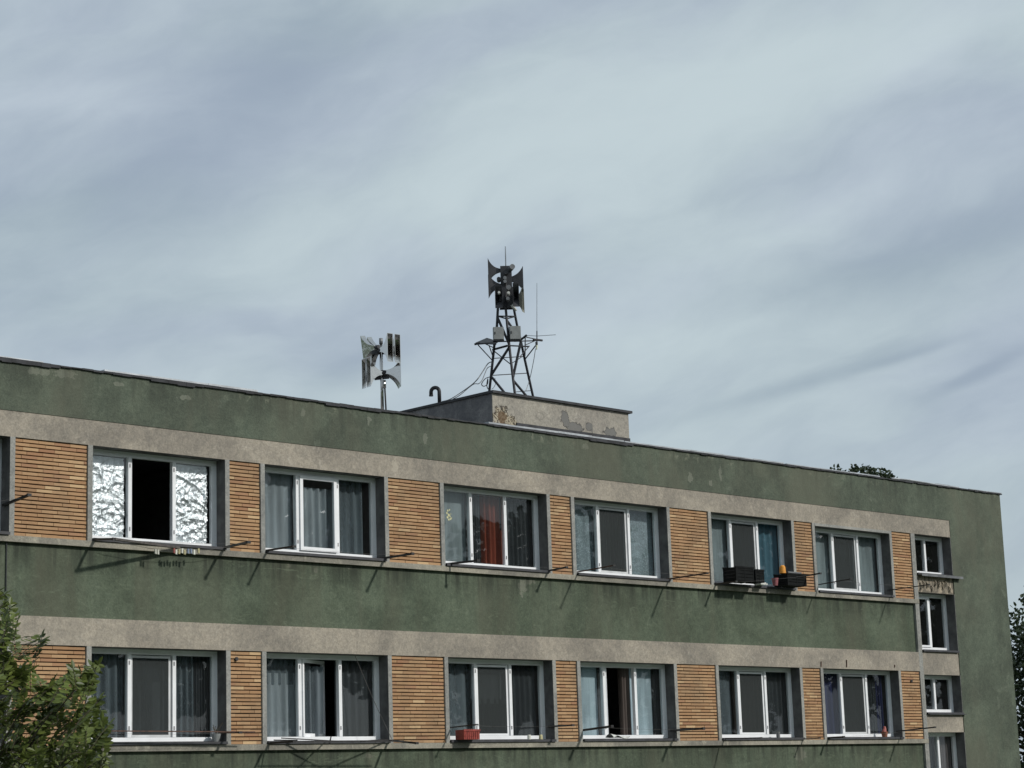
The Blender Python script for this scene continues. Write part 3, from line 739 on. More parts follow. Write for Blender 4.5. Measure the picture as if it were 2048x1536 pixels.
brace(onleg(A, 900), onleg(Cq, 870), .013); brace(onleg(A, 1170), onleg(Cq, 1130), .014); brace(onleg(Bq, 1418), onleg(Cq, 1400), .012)
brace(P3(425, 765, 25.75), P3(660, 700, 25.38), .03); brace(P3(660, 700, 25.38), P3(980, 715, 25.55), .022); brace(onleg(A, 780), onleg(Bq, 1000), .016); brace(onleg(Bq, 980), onleg(Cq, 860), .010)
# outrigger platform, left and right
brace(P3(150, 682, 25.85), P3(500, 650, 25.6), .022, 'outrigger'); brace(P3(500, 640, 25.6), P3(760, 632, 25.55), .018, 'outrigger')
brace(P3(200, 690, 25.85), onleg(A, 940), .014); brace(P3(370, 700, 25.8), onleg(A, 880), .014); brace(P3(280, 660, 25.8), P3(445, 735, 25.75), .012)
brace(P3(860, 610, 25.6), P3(950, 538, 25.5), .03, 'outrigger'); brace(P3(760, 635, 25.5), P3(1190, 622, 25.45), .018, 'outrigger')
brace(P3(940, 570, 25.5), P3(1110, 608, 25.42), .014); brace(P3(1110, 612, 25.42), P3(930, 690, 25.5), .014)
brace(P3(925, 570, 25.55), P3(922, 860, 25.62), .014); brace(P3(1085, 700, 25.45), onleg(Cq, 920), .016); brace(P3(990, 705, 25.5), P3(850, 865, 25.55), .014)
brace(P3(1050, 605, 25.44), P3(1185, 622, 25.44), .032, 'outrigger')
mb = MB()   # sheet metal tray
a, b, c, d = P3(160, 655, 25.9), P3(335, 580, 26.1), P3(490, 625, 25.7), P3(480, 672, 25.5)
up = Vector((0, 0, .02)); vs = [a, b, c, d]; mb.add(vs+[v-up for v in vs], [(0, 1, 2, 3), (7, 6, 5, 4), (0, 4, 5, 1), (1, 5, 6, 2), (2, 6, 7, 3), (3, 7, 4, 0)])
mb.bar(P3(145, 682, 25.88), P3(230, 662, 25.8), .03)
B(mb, 'tray', 'tower_steel', TW)
mb = MB(); mb.tube([onleg(Bq, 110), T(1012.5, 534, 25.56)], .02, 8); B(mb, 'mast', 'tower_steel', TW)

# equipment cabinets on the tower
def cabinet(px0, px1, py0, py1, Y, lab):
    c0 = T((px0+px1)/2, py1, Y); w = (px1-px0)/114.; top = T((px0+px1)/2, py0, Y).z; h = top-c0.z
    e = empty('equipment_cabinet', c0, lab, 'cabinet', 'grey cabinets on the lattice tower')
    M = Matrix.Translation(c0) @ Matrix.Rotation(math.radians(-38), 4, 'Z')
    mb = MB(); mb.box(-w/2, w/2, 0, .10, 0, h, M=M); B(mb, 'box_body', 'cabinet_grey', e)
    mb = MB(); mb.box(-w/2+.006, w/2-.006, -.012, -.001, .006, h-.006, M=M); dr = B(mb, 'door', 'cabinet_grey', e)
    mb = MB(); mb.box(-w/2+.02, -w/2+.034, -.022, -.012, h*.42, h*.6, M=M); B(mb, 'latch', 'black_rubber', dr)
    mb = MB(); mb.box(-w/2-.004, w/2+.004, .0, .11, -.022, -.002, M=M); B(mb, 'bracket', 'tower_steel', e)
cabinet(987.3, 1008, 654, 679, 25.40, 'grey metal cabinet on the left face of the lattice tower')
cabinet(1020, 1042, 652, 678.5, 25.33, 'grey metal cabinet on the right face of the lattice tower, level with its twin')

# whip antenna on the outrigger
p0 = T(1073.8, 682, 25.44)
AN = empty('whip_antenna', p0, 'tall thin whip antenna on the right outrigger of the lattice tower', 'antenna')
mb = MB(); mb.tube([p0-Vector((0, 0, .02)), T(1073.8, 662, 25.44)], .010, 8); B(mb, 'antenna_base', 'tower_steel', AN)
mb = MB(); mb.tube([T(1073.8, 662, 25.44), T(1073.8, 566, 25.44)], .0062, 6, .004); B(mb, 'whip', 'antenna_grey', AN)
mb = MB(); mb.tube([T(1054, 671, 25.7), T(1074, 672, 25.44), T(1111.5, 669.5, 25.2)], .0052, 6); B(mb, 'ground_rod', 'antenna_grey', AN)
mb = MB(); mb.tube([T(1073, 684, 25.43), T(1073.2, 690, 25.43)], .022, 10); B(mb, 'coupler', 'black_rubber', AN)
mb = MB(); mb.tube([T(1073.4, 690, 25.43), T(1073.4, 699, 25.43)], .018, 10, .012); B(mb, 'insulator', 'insulator', AN)

# cables
def cable(pts, r, lab, n=8, mat='black_rubber'):
    # Catmull-Rom through the points
    P_ = [Vector(p) for p in pts]; out = []
    for i in range(len(P_)-1):
        a = P_[max(i-1, 0)]; b = P_[i]; c = P_[i+1]; d = P_[min(i+2, len(P_)-1)]
        for k in range(n):
            t = k/n
            out.append(.5*((2*b)+(c-a)*t+(2*a-5*b+4*c-d)*t*t+(3*b-a-3*c+d)*t**3))
    out.append(P_[-1]); mb = MB(); mb.tube(out, r, 6); o = mb.build('cable', mat)
    tag(o, lab, 'cable', 'cables running down from the lattice tower'); return o
zc = lambda x, y, Y=25.8: P3(x, y, Y)
edge_ = lambda px, py: TX(px, py, 24.40)
cable([zc(412, 950), zc(350, 980), zc(265, 1110), zc(180, 1230), zc(60, 1335, 26.2), edge_(903, 797), edge_(884, 803)], .009, 'thick black cable sloping from the tower leg down to the stair head roof edge', mat='siren_grey')
cable([zc(430, 1010), zc(350, 1040), zc(305, 1130), zc(265, 1225), zc(210, 1285), zc(120, 1300, 26), edge_(920, 790), edge_(906, 798)], .007, 'looser cable sagging in an S below the thick cable', mat='siren_grey')
cable([zc(385, 1180), zc(310, 1210), zc(255, 1290), zc(290, 1325), zc(345, 1290), zc(350, 1210), zc(335, 1300), zc(350, 1360), zc(390, 1370)], .008, 'coiled black cable hanging at the foot of the left tower leg')
cable([zc(460, 1200), zc(470, 1280), zc(440, 1345), zc(410, 1370)], .005, 'short thin cable bowed out beside the left tower leg', mat='siren_grey')
cable([P3(1083, 745, 25.43), P3(1060, 900, 25.5), P3(1025, 1080, 25.6), P3(1000, 1190, 25.68), P3(965, 1310, 25.7), P3(935, 1390, 25.7)], .006, 'thin antenna lead running down along the right tower leg', mat='siren_grey')

# ------------------------------------------------------------------ sirens: flat flared horns
def horn_mesh(L, H, Wd, throat=.03, t=.006, n=12):
    mb = MB(); rings = []
    for inner in (0, 1):
        for i in range(n+1):
            s = i/n; h = throat+(H/2-throat)*(math.exp(2.6*s)-1)/(math.exp(2.6)-1); w = Wd*(.45+.55*s)/2
            if inner: h = max(.004, h-t); w = max(.004, w-t)
            x = L*s
            rings.append([(x, -w, -h), (x, w, -h), (x, w, h), (x, -w, h)])
    vs = [v for r in rings for v in r]; fs = []
    def R(i, j): return i*4+j % 4
    for i in range(n):
        for j in range(4): fs.append((R(i, j), R(i, j+1), R(i+1, j+1), R(i+1, j)))
    o = n+1
    for i in range(n):
        for j in range(4): fs.append((R(o+i, j), R(o+i+1, j), R(o+i+1, j+1), R(o+i, j+1)))
    for j in range(4): fs.append((R(n, j), R(n, j+1), R(o+n, j+1), R(o+n, j)))
    fs.append((3, 2, 1, 0)); fs.append((R(o, 0), R(o, 1), R(o, 2), R(o, 3)))
    mb.add(vs, fs); return mb
def place(mb, name, mat, parent, pos, d, roll=0, label=None, smooth=False):
    d = Vector(d).normalized(); z = Vector((0, 0, 1)); y = z.cross(d).normalized(); z = d.cross(y)
    if roll: Q = Matrix.Rotation(math.radians(roll), 3, d); y = Q @ y; z = Q @ z
    M = Matrix(((d.x, y.x, z.x, pos[0]), (d.y, y.y, z.y, pos[1]), (d.z, y.z, z.z, pos[2]), (0, 0, 0, 1)))
    mb.v = [tuple(M @ Vector(v)) for v in mb.v]
    return B(mb, name, mat, parent, label=label, smooth=smooth)
CX = T(1013, 575, 25.56)
def zat(py, px=1013, Y=25.56): return T(px, py, Y).z
SR = empty('siren', (CX.x, CX.y, zat(617)), 'dark grey warning siren with fan shaped horns on top of the lattice tower', 'siren')
LV = Vector((-1, 1, 0)).normalized(); CV = Vector((-1, -1, 0)).normalized()
def at(dl, py, dc=0.0):          # left offset, picture row, offset towards the viewer
    return Vector((CX.x, CX.y, zat(py)))+LV*dl+CV*dc
rot = math.radians(45)
def colbox(w, d, z0, z1, name, mat, off=Vector((0, 0, 0))):
    M = Matrix.Translation((CX.x+off.x, CX.y+off.y, 0)) @ Matrix.Rotation(rot, 4, 'Z'); mb = MB(); mb.box(-w/2, w/2, -d/2, d/2, z0, z1, M=M); return B(mb, name, mat, SR)
colbox(.12, .20, zat(575), zat(533.5), 'housing', 'siren_dark'); colbox(.17, .26, zat(617), zat(576), 'housing', 'siren_dark')
for (dl, py, d, H, L, Wd, mat, dc) in (
        (.10, 541, LV, .45, .215, .10, 'siren_dark', 0), (.08, 573, LV+CV*.12, .44, .235, .10, 'siren_dark', .05),
        (-.03, 559, -LV, .45, .27, .10, 'siren_dark', 0), (-.10, 602, -LV*.9+CV*.35, .44, .20, .10, 'siren_pale', -.05),
        (.11, 599, CV+LV*.15, .40, .20, .13, 'siren_dark', .03), (-.14, 596, CV-LV*.12, .43, .20, .11, 'siren_dark', .03)):
    p = at(dl, py, dc); place(horn_mesh(L, H, Wd), 'horn', mat, SR, p, d)
for (dl, py, dc, r, L, mat) in ((-.07, 540, .10, .048, .12, 'siren_grey'), (.13, 560, .04, .036, .07, 'siren_dark'), (.02, 561, .14, .030, .07, 'siren_grey'), (.02, 568, .14, .030, .07, 'siren_grey'),
                                (-.04, 583, .27, .042, .05, 'siren_grey'), (.13, 592, .26, .022, .05, 'cloth_white'), (-.035, 594, .28, .024, .05, 'cloth_white'), (0, 550, .13, .03, .06, 'siren_dark'), (-.02, 605, .27, .03, .05, 'siren_grey')):
    p = at(dl, py, dc); mb = MB(); q = p+CV*L+(-LV*L*.4 if dl == -.07 else Vector((0, 0, 0))); mb.tube([p-CV*.08, q], r, 12); B(mb, 'driver', mat, SR)
mb = MB(); mb.tube([at(-.08, 613, .1), at(-.16, 624, .1)], .03, 10, .022); B(mb, 'driver', 'cloth_white', SR)
mb = MB(); mb.tube([at(0, 534), at(-.003, 493.5)], .012, 6, .008); B(mb, 'rod', 'antenna_grey', SR)
mb = MB(); mb.tube([at(.13, 616), at(-.12, 616)], .028, 8); B(mb, 'crossbar', 'siren_dark', SR)

# polished siren on its own pole
MX = T(763.5, 760, 25.62)
def mz(py): return T(763.5, py, 25.62).z
PS = empty('siren', (MX.x, MX.y, 5.95), 'polished steel siren with paired flat horns on a slim pole left of the stair head', 'siren')
def mat_(dl, py, dc=0.0): return Vector((MX.x, MX.y, mz(py)))+LV*dl+CV*dc
mb = MB(); mb.tube([(MX.x, MX.y, 5.95), mat_(0, 683)], .027, 14); B(mb, 'pole', 'polished_steel', PS, smooth=True)
mb = MB(); mb.tube([(MX.x+.05, MX.y-.05, 5.95), mat_(-.045, 765)], .014, 8); B(mb, 'conduit', 'black_rubber', PS)
mb = MB(); mb.tube([mat_(-.035, 776), mat_(-.035, 761)], .035, 12); B(mb, 'holder', 'polished_steel', PS, smooth=True)
mb = MB(); mb.tube([mat_(0, 688), mat_(0, 677)], .032, 12); B(mb, 'cap', 'siren_grey', PS, smooth=True)
def pair(py, d, side, H, L, dl=0, dc=0, gap=.125, mat='polished_steel', Wd=.085, roll=0):
    d = Vector(d).normalized(); s = Vector((0, 0, 1)).cross(d)
    for k in (-.5, .5):
        p = mat_(dl, py, dc)+s*(gap*k)+d*.05
        h = place(horn_mesh(L, H, Wd), 'horn', mat, PS, p, d, roll)
        mb = MB(); mb.tube([p-d*.07, p+d*.01], .033, 12); B(mb, 'driver', 'siren_dark', PS)
pair(695, LV-CV*.9, 0, .48, .27, gap=.15, Wd=.11, roll=-9); pair(703, -LV+CV*1.2, 0, .48, .26, dl=-.03, gap=.15, Wd=.115)
pair(749, LV+CV*.75, 0, .50, .25, gap=.15, Wd=.12); pair(746, -LV-CV*.25, 0, .48, .25, gap=.15, Wd=.11)
mb = MB(); mb.bar(mat_(.15, 705), mat_(-.15, 705), .05, .06); B(mb, 'crossbar', 'siren_dark', PS)
mb = MB(); mb.bar(mat_(.12, 756), mat_(-.12, 754), .05, .06); B(mb, 'crossbar', 'siren_dark', PS)

# ------------------------------------------------------------------ clothes racks on the window jambs
def rack(wi, low, arms, extra=None, lab='', mat='arm_iron'):
    x0, x1 = wins[wi]; L = -2.8 if low else 0
    e = empty('clothes_rack', (x0, YF-.01, 3.645+L), lab, 'clothes rack', 'clothes racks fixed below the windows')
    tips = []
    for (side, z, ln, dx, dz, w) in arms:
        x = x0+.03 if side < 0 else x1-.03
        if abs(side) > 1: x = x0+(x1-x0)*(abs(side)-1)
        a = Vector((x, YF-.045, z+L)); b = Vector((x+dx, YF-.045-ln, z+L+dz)); tips.append((a, b))
        mb = MB(); mb.bar(a+Vector((0, .16, 0)), b, w, w*.9); arm = B(mb, 'arm', mat, e)
        mb = MB(); mb.bar(b-Vector((.03, 0, -.0)), b+Vector((.03, 0, 0)), w*.8, w*1.1); B(mb, 'tip_hook', 'arm_iron', arm)
    if len(tips) > 1:
        (a0, b0), (a1, b1) = tips[0], tips[1]
        for t in (.7,):
            p = a0.lerp(b0, t); q = a1.lerp(b1, t); mid = (p+q)/2-Vector((0, 0, .02))
            mb = MB(); mb.tube([p, p.lerp(mid, .5)-Vector((0, 0, .006)), mid, q.lerp(mid, .5)-Vector((0, 0, .006)), q], .0016, 5); B(mb, 'line', 'line_cord', e)
    if extra: extra(e, tips)
    return e, tips
def bigbar(e, tips):
    b = tips[0][1]; mb = MB(); mb.bar(b, (17.45, YF-.04, 3.63), .05, .03); B(mb, 'front_bar', 'arm_wood', e)
rack(2, 0, [(-1, 3.70, .4, 0, 0, .03), (1, 4.06, .50, 0, .06, .035)], lab='dark rack arm with clips standing out left of the foil window')
r1, t1 = rack(3, 0, [(-1, 3.68, .45, .0, -.06, .035), (1, 3.68, .55, 0, .02, .035)], bigbar, 'weathered wooden clothes rack under the foil window', mat='arm_wood')
rack(4, 0, [(-1, 3.69, .60, 0, -.01, .028), (1, 3.70, .62, 0, -.0, .034)], lab='black rack under the upper window with the white framed sash')
rack(5, 0, [(-1, 3.68, .42, .25, .02, .035), (1, 3.68, .40, .0, .02, .03)], lab='black rack under the window with the orange curtain')
rack(6, 0, [(-1, 3.70, .80, 0, .03, .022), (1, 3.69, .86, 0, .02, .028)], lab='thin rusty rack under the window with patterned net curtains', mat='rusty_iron')
rack(7, 0, [(-1, 3.66, .45, 0, .0, .03), (1, 3.88, .60, 0, .03, .028)], lab='dark rack carrying black crates below the teal curtain window')
rack(8, 0, [(-1, 3.79, .72, 0, .04, .020), (1, 3.80, .85, 0, .02, .020)], lab='thin dark rack below the upper window under the concrete hood')
rack(3, 1, [(-1, 3.80, .35, 0, .0, .03), (1, 3.82, .32, 0, -.02, .03)], lambda e, t: B((lambda m_: (m_.bar((16.2, YF-.25, 1.03), (18.6, YF-.28, 1.01), .016), m_)[1])(MB()), 'front_bar', 'rusty_iron', e), 'rusty rack with a long front rail on the window beside the tree', mat='rusty_iron')
def tangle(e, t):
    for (a, b) in (((19.25, YF-.06, .93), (20.3, YF-.45, .85)), ((20.2, YF-.05, .95), (19.8, YF-.5, .83)), ((21.3, YF-.08, .9), (20.4, YF-.5, .86)), ((19.1, YF-.40, .86), (21.3, YF-.44, .86)), ((19.1, YF-.08, .9), (19.2, YF-.5, .88))):
        mb = MB(); mb.bar(a, b, .016); B(mb, 'rail', 'arm_iron', e)
    mb = MB(); mb.tube([(20.78, YF+.05, 2.17), (21.0, YF-.10, 1.5), (21.22, YF-.28, .87)], .004, 5); B(mb, 'rope', 'line_cord', e)
rack(4, 1, [(-1, 3.66, .55, 0, .0, .03), (1, 3.70, .62, 0, -.08, .032)], tangle, 'collapsed black rack with a rope slung from the lintel')
rack(5, 1, [(-1, 3.88, .55, 0, .02, .02), (1, 3.90, .36, .05, .0, .03)], lab='dark rack beside the window with the red box')
rack(6, 1, [(-1, 3.83, .60, 0, .04, .038), (1, 3.83, .60, 0, .0, .040)], lab='thick black rack arms on the window with pale blue blinds')
rack(7, 1, [(-1, 3.68, .75, .1, -.02, .022), (1, 3.66, .35, 0, .0, .022)], lab='low dark rack below the lower window with the grey tin')
rack(8, 1, [(-1, 3.68, .32, 0, .0, .035), (1, 3.80, .75, 0, .04, .028)], lab='black rack on the window with navy curtains')
mb = MB(); mb.bar((20.95, YF-.03, 3.64), (20.95, YF-.03, 3.62), .01)

# pegs on the foil-window line
peg_cols = ['peg_white', 'peg_white', 'peg_red', 'peg_white', 'peg_yellow', 'peg_white', 'peg_yellow', 'peg_blue', 'peg_blue', 'peg_white', 'peg_yellow']
for i, px in enumerate((311, 316, 348, 352, 358, 364, 369, 376, 382, 388, 397)):
    p = T(px, 1101+1.5*math.sin(i*2.3), YF-.17); mb = MB()
    mb.box(p.x-.012, p.x-.002, p.y-.012, p.y+.012, p.z-.045, p.z+.02); mb.box(p.x+.002, p.x+.012, p.y-.012, p.y+.012, p.z-.05, p.z+.02); mb.tube([(p.x-.013, p.y, p.z), (p.x+.013, p.y, p.z)], .005, 6)
    tag(mb.build('clothes_peg', peg_cols[i]), 'small coloured peg clipped to the line under the foil window', 'clothes peg', 'pegs on the line under the foil window')
mb = MB(); pts = [T(x, y, YF-.17) for x, y in ((225, 1082), (300, 1097), (360, 1101), (415, 1100), (470, 1092))]; mb.tube(pts, .003, 5); B(mb, 'line', 'line_cord', r1)

# ------------------------------------------------------------------ things on the sills
def crate(x, z, w, d, h, lab, tilt=0):
    e = empty('crate', (x, YF-.03, z), lab, 'crate', 'black crates on the window with the teal curtain')
    y0 = YF-.34; M = Matrix.Translation((x, y0, z)) @ Matrix.Rotation(math.radians(tilt), 4, 'Y')
    mb = MB(); mb.box(0, w, 0, d, 0, .012, M=M)
    for (a, b, c_, e_) in ((0, w, 0, .014), (0, w, d-.014, d), (0, .014, .015, d-.015), (w-.014, w, .015, d-.015)):
        for k in range(4):
            zz = .013+k*(h-.02)/4; mb.box(a, b, c_, e_, zz+.002, zz+(h-.02)/4-.007, M=M)
    for (a, c_) in ((-.004, -.004), (w-.02, -.004), (-.004, d-.02), (w-.02, d-.02), (w/2-.012, -.004)):
        mb.box(a, a+.024, c_, c_+.024, -.002, h, M=M)
    B(mb, 'slatted_sides', 'crate_black', e)
    for (p_, q_) in ((-.01, -.0005), (d+.0005, d+.01)):
        mb = MB(); mb.box(-.01, w+.01, p_, q_, h-.03, h+.002, M=M); B(mb, 'rim', 'crate_black', e)
    return e
crate(29.52, 3.70, .50, .30, .27, 'large black slatted crate at the left end of the sill below the teal curtain window')
crate(30.08, 3.70, .24, .24, .24, 'narrow black crate standing against the right side of the large one')
crate(31.02, 3.69, .56, .32, .23, 'low black crate at the right end of the sill, orange tub on it')
pO = T(1537, 1148, YF-.22)
mb = MB(); e = empty('tub', (31.05, YF-.2, 3.93), 'orange tub standing on the right black crate', 'tub')
mb = MB(); mb.tube([(31.06, YF-.20, 3.925), (31.06, YF-.20, 4.05)], .062, 16, .055); B(mb, 'tub_body', 'orange_plastic', e)
mb = MB(); mb.tube([(31.06, YF-.20, 4.051), (31.06, YF-.20, 4.075)], .05, 16, .032); B(mb, 'lid', 'orange_plastic', e)
e = empty('plant_pot', (30.86, YF-.1, 3.687), 'small dull pink pot left of the right black crate', 'pot')
mb = MB(); mb.tube([(30.88, YF-.15, 3.69), (30.88, YF-.15, 3.81)], .045, 14, .065); B(mb, 'pot_body', 'pink_pot', e)
mb = MB(); mb.tube([(30.88, YF-.15, 3.811), (30.88, YF-.15, 3.83)], .069, 14); B(mb, 'pot_rim', 'pink_pot', e)
mb = MB(); mb.box(30.42, 30.62, YF-.18, YF-.02, 3.69, 3.715); mb.box(30.45, 30.60, YF-.16, YF-.04, 3.7155, 3.735)
tag(mb.build('folded_cloth', 'cloth_white'), 'folded white cloth lying on the sill between the black crates', 'cloth')
# tray lying on top of right crate
mb = MB(); mb.box(31.10, 31.50, YF-.30, YF-.08, 3.926, 3.936)
mb.box(31.10, 31.50, YF-.30, YF-.29, 3.937, 3.955); mb.box(31.10, 31.50, YF-.09, YF-.08, 3.937, 3.955)
tag(mb.build('tray', 'siren_grey'), 'shallow grey tray on top of the right black crate', 'tray')
# red box lower row window with the red box
e = empty('planter_box', (22.95, YF-.10, .89), 'red plastic box on the left end of a lower window sill', 'box')
mb = MB(); x0, x1, y0, y1, z0, z1 = 22.78, 23.12, YF-.20, YF-.0, .888, 1.04
for (a, b, c_, d_) in ((x0, x1, y0, y0+.012), (x0, x1, y1-.012, y1), (x0, x0+.012, y0+.012, y1-.012), (x1-.012, x1, y0+.012, y1-.012)): mb.box(a, b, c_, d_, z0, z1)
mb.box(x0+.012, x1-.012, y0+.012, y1-.012, z0, z0+.012); B(mb, 'box_body', 'red_plastic', e)
mb = MB()
for k in range(7): mb.box(x0+.02+k*.045, x0+.035+k*.045, y0-.008, y0-.0005, z0+.01, z1-.03)
mb.box(x0-.008, x1+.008, y0-.010, y0-.0005, z1-.025, z1+.006); B(mb, 'ribs', 'red_plastic', e)
# rag on sill of the blue-blind window
mb = MB(); n, q = 16, 8; vs = []
for j in range(q+1):
    for i in range(n+1):
        u = i/n; w = j/q; vs.append((26.42+.42*u, YF-.03+.20*w, .905+.05*math.sin(u*7+w*3)*math.exp(-2*w)*.5+.05*math.sin(w*3)*(1-u)+.012))
lo = [(v[0], v[1], v[2]-.010) for v in vs]; K = len(vs); fs = []
for j in range(q):
    for i in range(n):
        a = j*(n+1)+i; fs += [(a, a+1, a+n+2, a+n+1), (K+a, K+a+n+1, K+a+n+2, K+a+1)]
mb.add(vs+lo, fs); tag(mb.build('rag', 'cloth_white', smooth=True), 'crumpled pale rag on the sill below the half open sash', 'rag')
e = empty('tin_can', (31.0, YF-.0, .888), 'small grey tin on the sill of the lower window with all dark panes', 'tin')
mb = MB(); mb.tube([(30.98, YF+.06, .888), (30.98, YF+.06, .985)], .036, 14); B(mb, 'tin_body', 'siren_grey', e)
mb = MB(); mb.tube([(30.98, YF+.06, .986), (30.98, YF+.06, .996)], .038, 14); B(mb, 'tin_rim', 'siren_pale', e)
e = empty('plant_pot', (34.3, YF+.05, .888), 'little reddish pot on the sill of the navy curtain window', 'pot')
mb = MB(); mb.tube([(34.25, YF+.02, .888), (34.25, YF+.02, .99)], .05, 14, .07); B(mb, 'pot_body', 'terracotta', e)
mb = MB(); mb.tube([(34.25, YF+.02, .991), (34.25, YF+.02, 1.0), (34.27, YF+.02, 1.05), (34.26, YF+.02, 1.09)], .05, 9, .02); B(mb, 'stub_plant', 'peg_red', e)
e = empty('plant_pot', (18.15, YF+.08, .888), 'dark pot with a withered plant on the sill beside the near tree', 'pot')
mb = MB(); mb.tube([(18.18, YF+.08, .888), (18.18, YF+.08, 1.0)], .05, 12, .07); B(mb, 'pot_body', 'cabinet_grey', e)
mb = MB()
for k in range(12):
    a = random.uniform(0, 6.28); l = random.uniform(.06, .2); mb.bar((18.18, YF+.08, 1.0), (18.18+l*.5*math.cos(a), YF+.08+l*.4*math.sin(a), 1.0+l*.8), .006)
B(mb, 'twigs', 'bark', e)
# items lower window 3 sill: small tins
for i, (x, mt_, l_) in enumerate(((24.45, 'peg_white', 'little pale jar on the sill of the window with the red box, left one'), (24.72, 'peg_yellow', 'little yellowish jar near the right end of the sill with the red box'))):
    mb = MB(); mb.tube([(x, YF+.03, .888), (x, YF+.03, .95), (x, YF+.03, .955), (x, YF+.03, .965)], .032, 12, .026); tag(mb.build('jar', mt_), l_, 'jar')
# stickers on the left pane of the orange-curtain window
p = T(898, 1030, YR+.02); st = MB()
for (dx, dz, r) in ((-.02, .07, .018), (.02, .085, .014), (-.04, .03, .02), (.0, .0, .024), (-.03, -.04, .022), (.03, -.02, .014), (.035, -.06, .020), (-.005, -.075, .018), (.06, -.045, .012), (.045, .02, .010)):
    n = 7; cx, cz = p.x+dx, p.z+dz; vs = [(cx+r*(.8+.4*random.random())*math.cos(2*PI*k/n), YR+.024, cz+r*(.8+.4*random.random())*math.sin(2*PI*k/n)) for k in range(n)]
    st.add(vs+[(v[0], YR+.026, v[2]) for v in vs], [tuple(range(n)), tuple(range(2*n-1, n-1, -1))])
so_ = st.build('sticker', 'sticker'); put(so_, w3); 
base_off = Vector(BL.location)

# ------------------------------------------------------------------ trees
def quad_leaf(mb, p, d, nrm, L, Wd, tone):
    d = d.normalized(); s = d.cross(nrm).normalized(); nn = s.cross(d)
    pts = [p, p+d*L*.3+s*Wd*.5+nn*Wd*.12, p+d*L*.7+s*Wd*.42+nn*Wd*.1, p+d*L, p+d*L*.7-s*Wd*.42+nn*Wd*.1, p+d*L*.3-s*Wd*.5+nn*Wd*.12]
    mb.add(pts, [(0, 1, 2, 3), (0, 3, 4, 5)], tone)
def rvec(r=random):
    while True:
        v = Vector((r.uniform(-1, 1), r.uniform(-1, 1), r.uniform(-1, 1)))
        if .05 < v.length < 1: return v.normalized()
def near_tree():
    rnd = random.Random(11); D_ = 10.0
    def PT(px, py, k=1.0):
        d = F_ + R_*((px-1024)/FPX) - U_*((py-768)/FPX); return d*(D_*k)
    lf = MB(); tw = MB()
    def spray(root, tip, n=9, L=.047, Wd=.021):
        ax = tip-root; d = ax.normalized(); side = d.cross(Vector((0, 0, 1)))
        if side.length < .1: side = Vector((1, 0, 0))
        side = (side.normalized()+rvec(rnd)*.5).normalized(); nrm = d.cross(side).normalized()
        if nrm.z < 0: nrm = -nrm
        tw.tube([root, (root+tip)/2+Vector((0, 0, .01)), tip], .0015, 4)
        tb = rnd.random()
        for i in range(n):
            t = .2+.8*i/(n-1); p = root.lerp(tip, t)
            for s_ in (-1, 1):
                dd = (side*s_+d*.55+Vector((0, 0, -.25))+rvec(rnd)*.25)
                quad_leaf(lf, p, dd, nrm+rvec(rnd)*.35, L*rnd.uniform(.75, 1.15)*(1-.25*abs(t-.5)), Wd*rnd.uniform(.8, 1.15), (min(1, max(0, tb+rnd.uniform(-.3, .3))), 0, 0))
        quad_leaf(lf, tip, d, nrm, L, Wd, (tb, 0, 0))
    base = PT(-150, 1800); 
    anchors = [(6, 1192, .5), (22, 1212, .4), (30, 1240, .4), (8, 1240, .5), (20, 1272, .6), (65, 1268, .3), (82, 1282, .4), (56, 1300, .4), (14, 1320, .8), (48, 1335, .6), (110, 1362, .7), (150, 1350, .5), (188, 1325, .5), (178, 1350, .9), (150, 1375, 1), (180, 1385, 1),
               (60, 1360, 1), (20, 1360, 1), (100, 1390, 1), (140, 1410, 1), (180, 1420, 1), (196, 1440, 1), (190, 1470, 1), (160, 1450, 1), (120, 1440, 1), (80, 1420, 1), (40, 1410, 1), (10, 1420, 1), (200, 1500, 1), (205, 1530, 1),
               (170, 1490, 1), (140, 1490, 1), (100, 1480, 1), (60, 1470, 1), (20, 1470, 1), (180, 1530, 1), (150, 1530, 1), (110, 1530, 1), (70, 1520, 1), (30, 1520, 1), (0, 1380, 1), (0, 1330, 1)]
    for (px, py, wgt) in anchors:
        k = rnd.uniform(.93, 1.08); tip = PT(px-6, py+4, k)
        root = tip+Vector((-.10, .02, -.12))+rvec(rnd)*.04
        tw.tube([base.lerp(root, .45)+rvec(rnd)*.05, base.lerp(root, .8)+Vector((0, 0, .02)), root], .006, 5, .0025)
        m_ = max(2, int(9*wgt))
        for j in range(m_):
            q = tip+rvec(rnd)*(.07 if wgt >= 1 else .035); rt = q+(root-tip)*.6+rvec(rnd)*.07
            spray(rt, q, rnd.randint(5, 7))
    # the rest of the crown, below and left of the picture
    cc = PT(-280, 2050)
    for i in range(1500):
        v = rvec(rnd); rr = .62+.5*rnd.random(); q = cc+Vector((v.x*1.15, v.y*1.15, v.z*1.1))*rr
        pxq = 1024+FPX*q.dot(R_)/q.dot(F_); pyq = 768-FPX*q.dot(U_)/q.dot(F_)
        if pyq < 1500 and pxq > -10: continue
        if pxq > 150: continue
        spray(q-v*.15+rvec(rnd)*.04, q, 5)
    gx, gy = cc.x, cc.y
    e = empty('leafy_tree', (gx, gy, GZ), 'near leafy tree with small paired leaflets at the lower left', 'tree')
    tr = MB(); tr.tube([(gx, gy, GZ-.05), (gx+.05, gy, GZ+1.2), (gx-.02, gy+.03, cc.z-.8), tuple(cc-Vector((0, 0, .3)))], .12, 10, .06)
    for i in range(14):
        v = rvec(rnd); v.z = abs(v.z)*.8; s_ = cc-Vector((0, 0, rnd.uniform(.3, .9))); tr.tube([s_, s_+v*.35+Vector((0, 0, .1)), s_+v*.85+Vector((0, 0, .25))], .03, 6, .008)
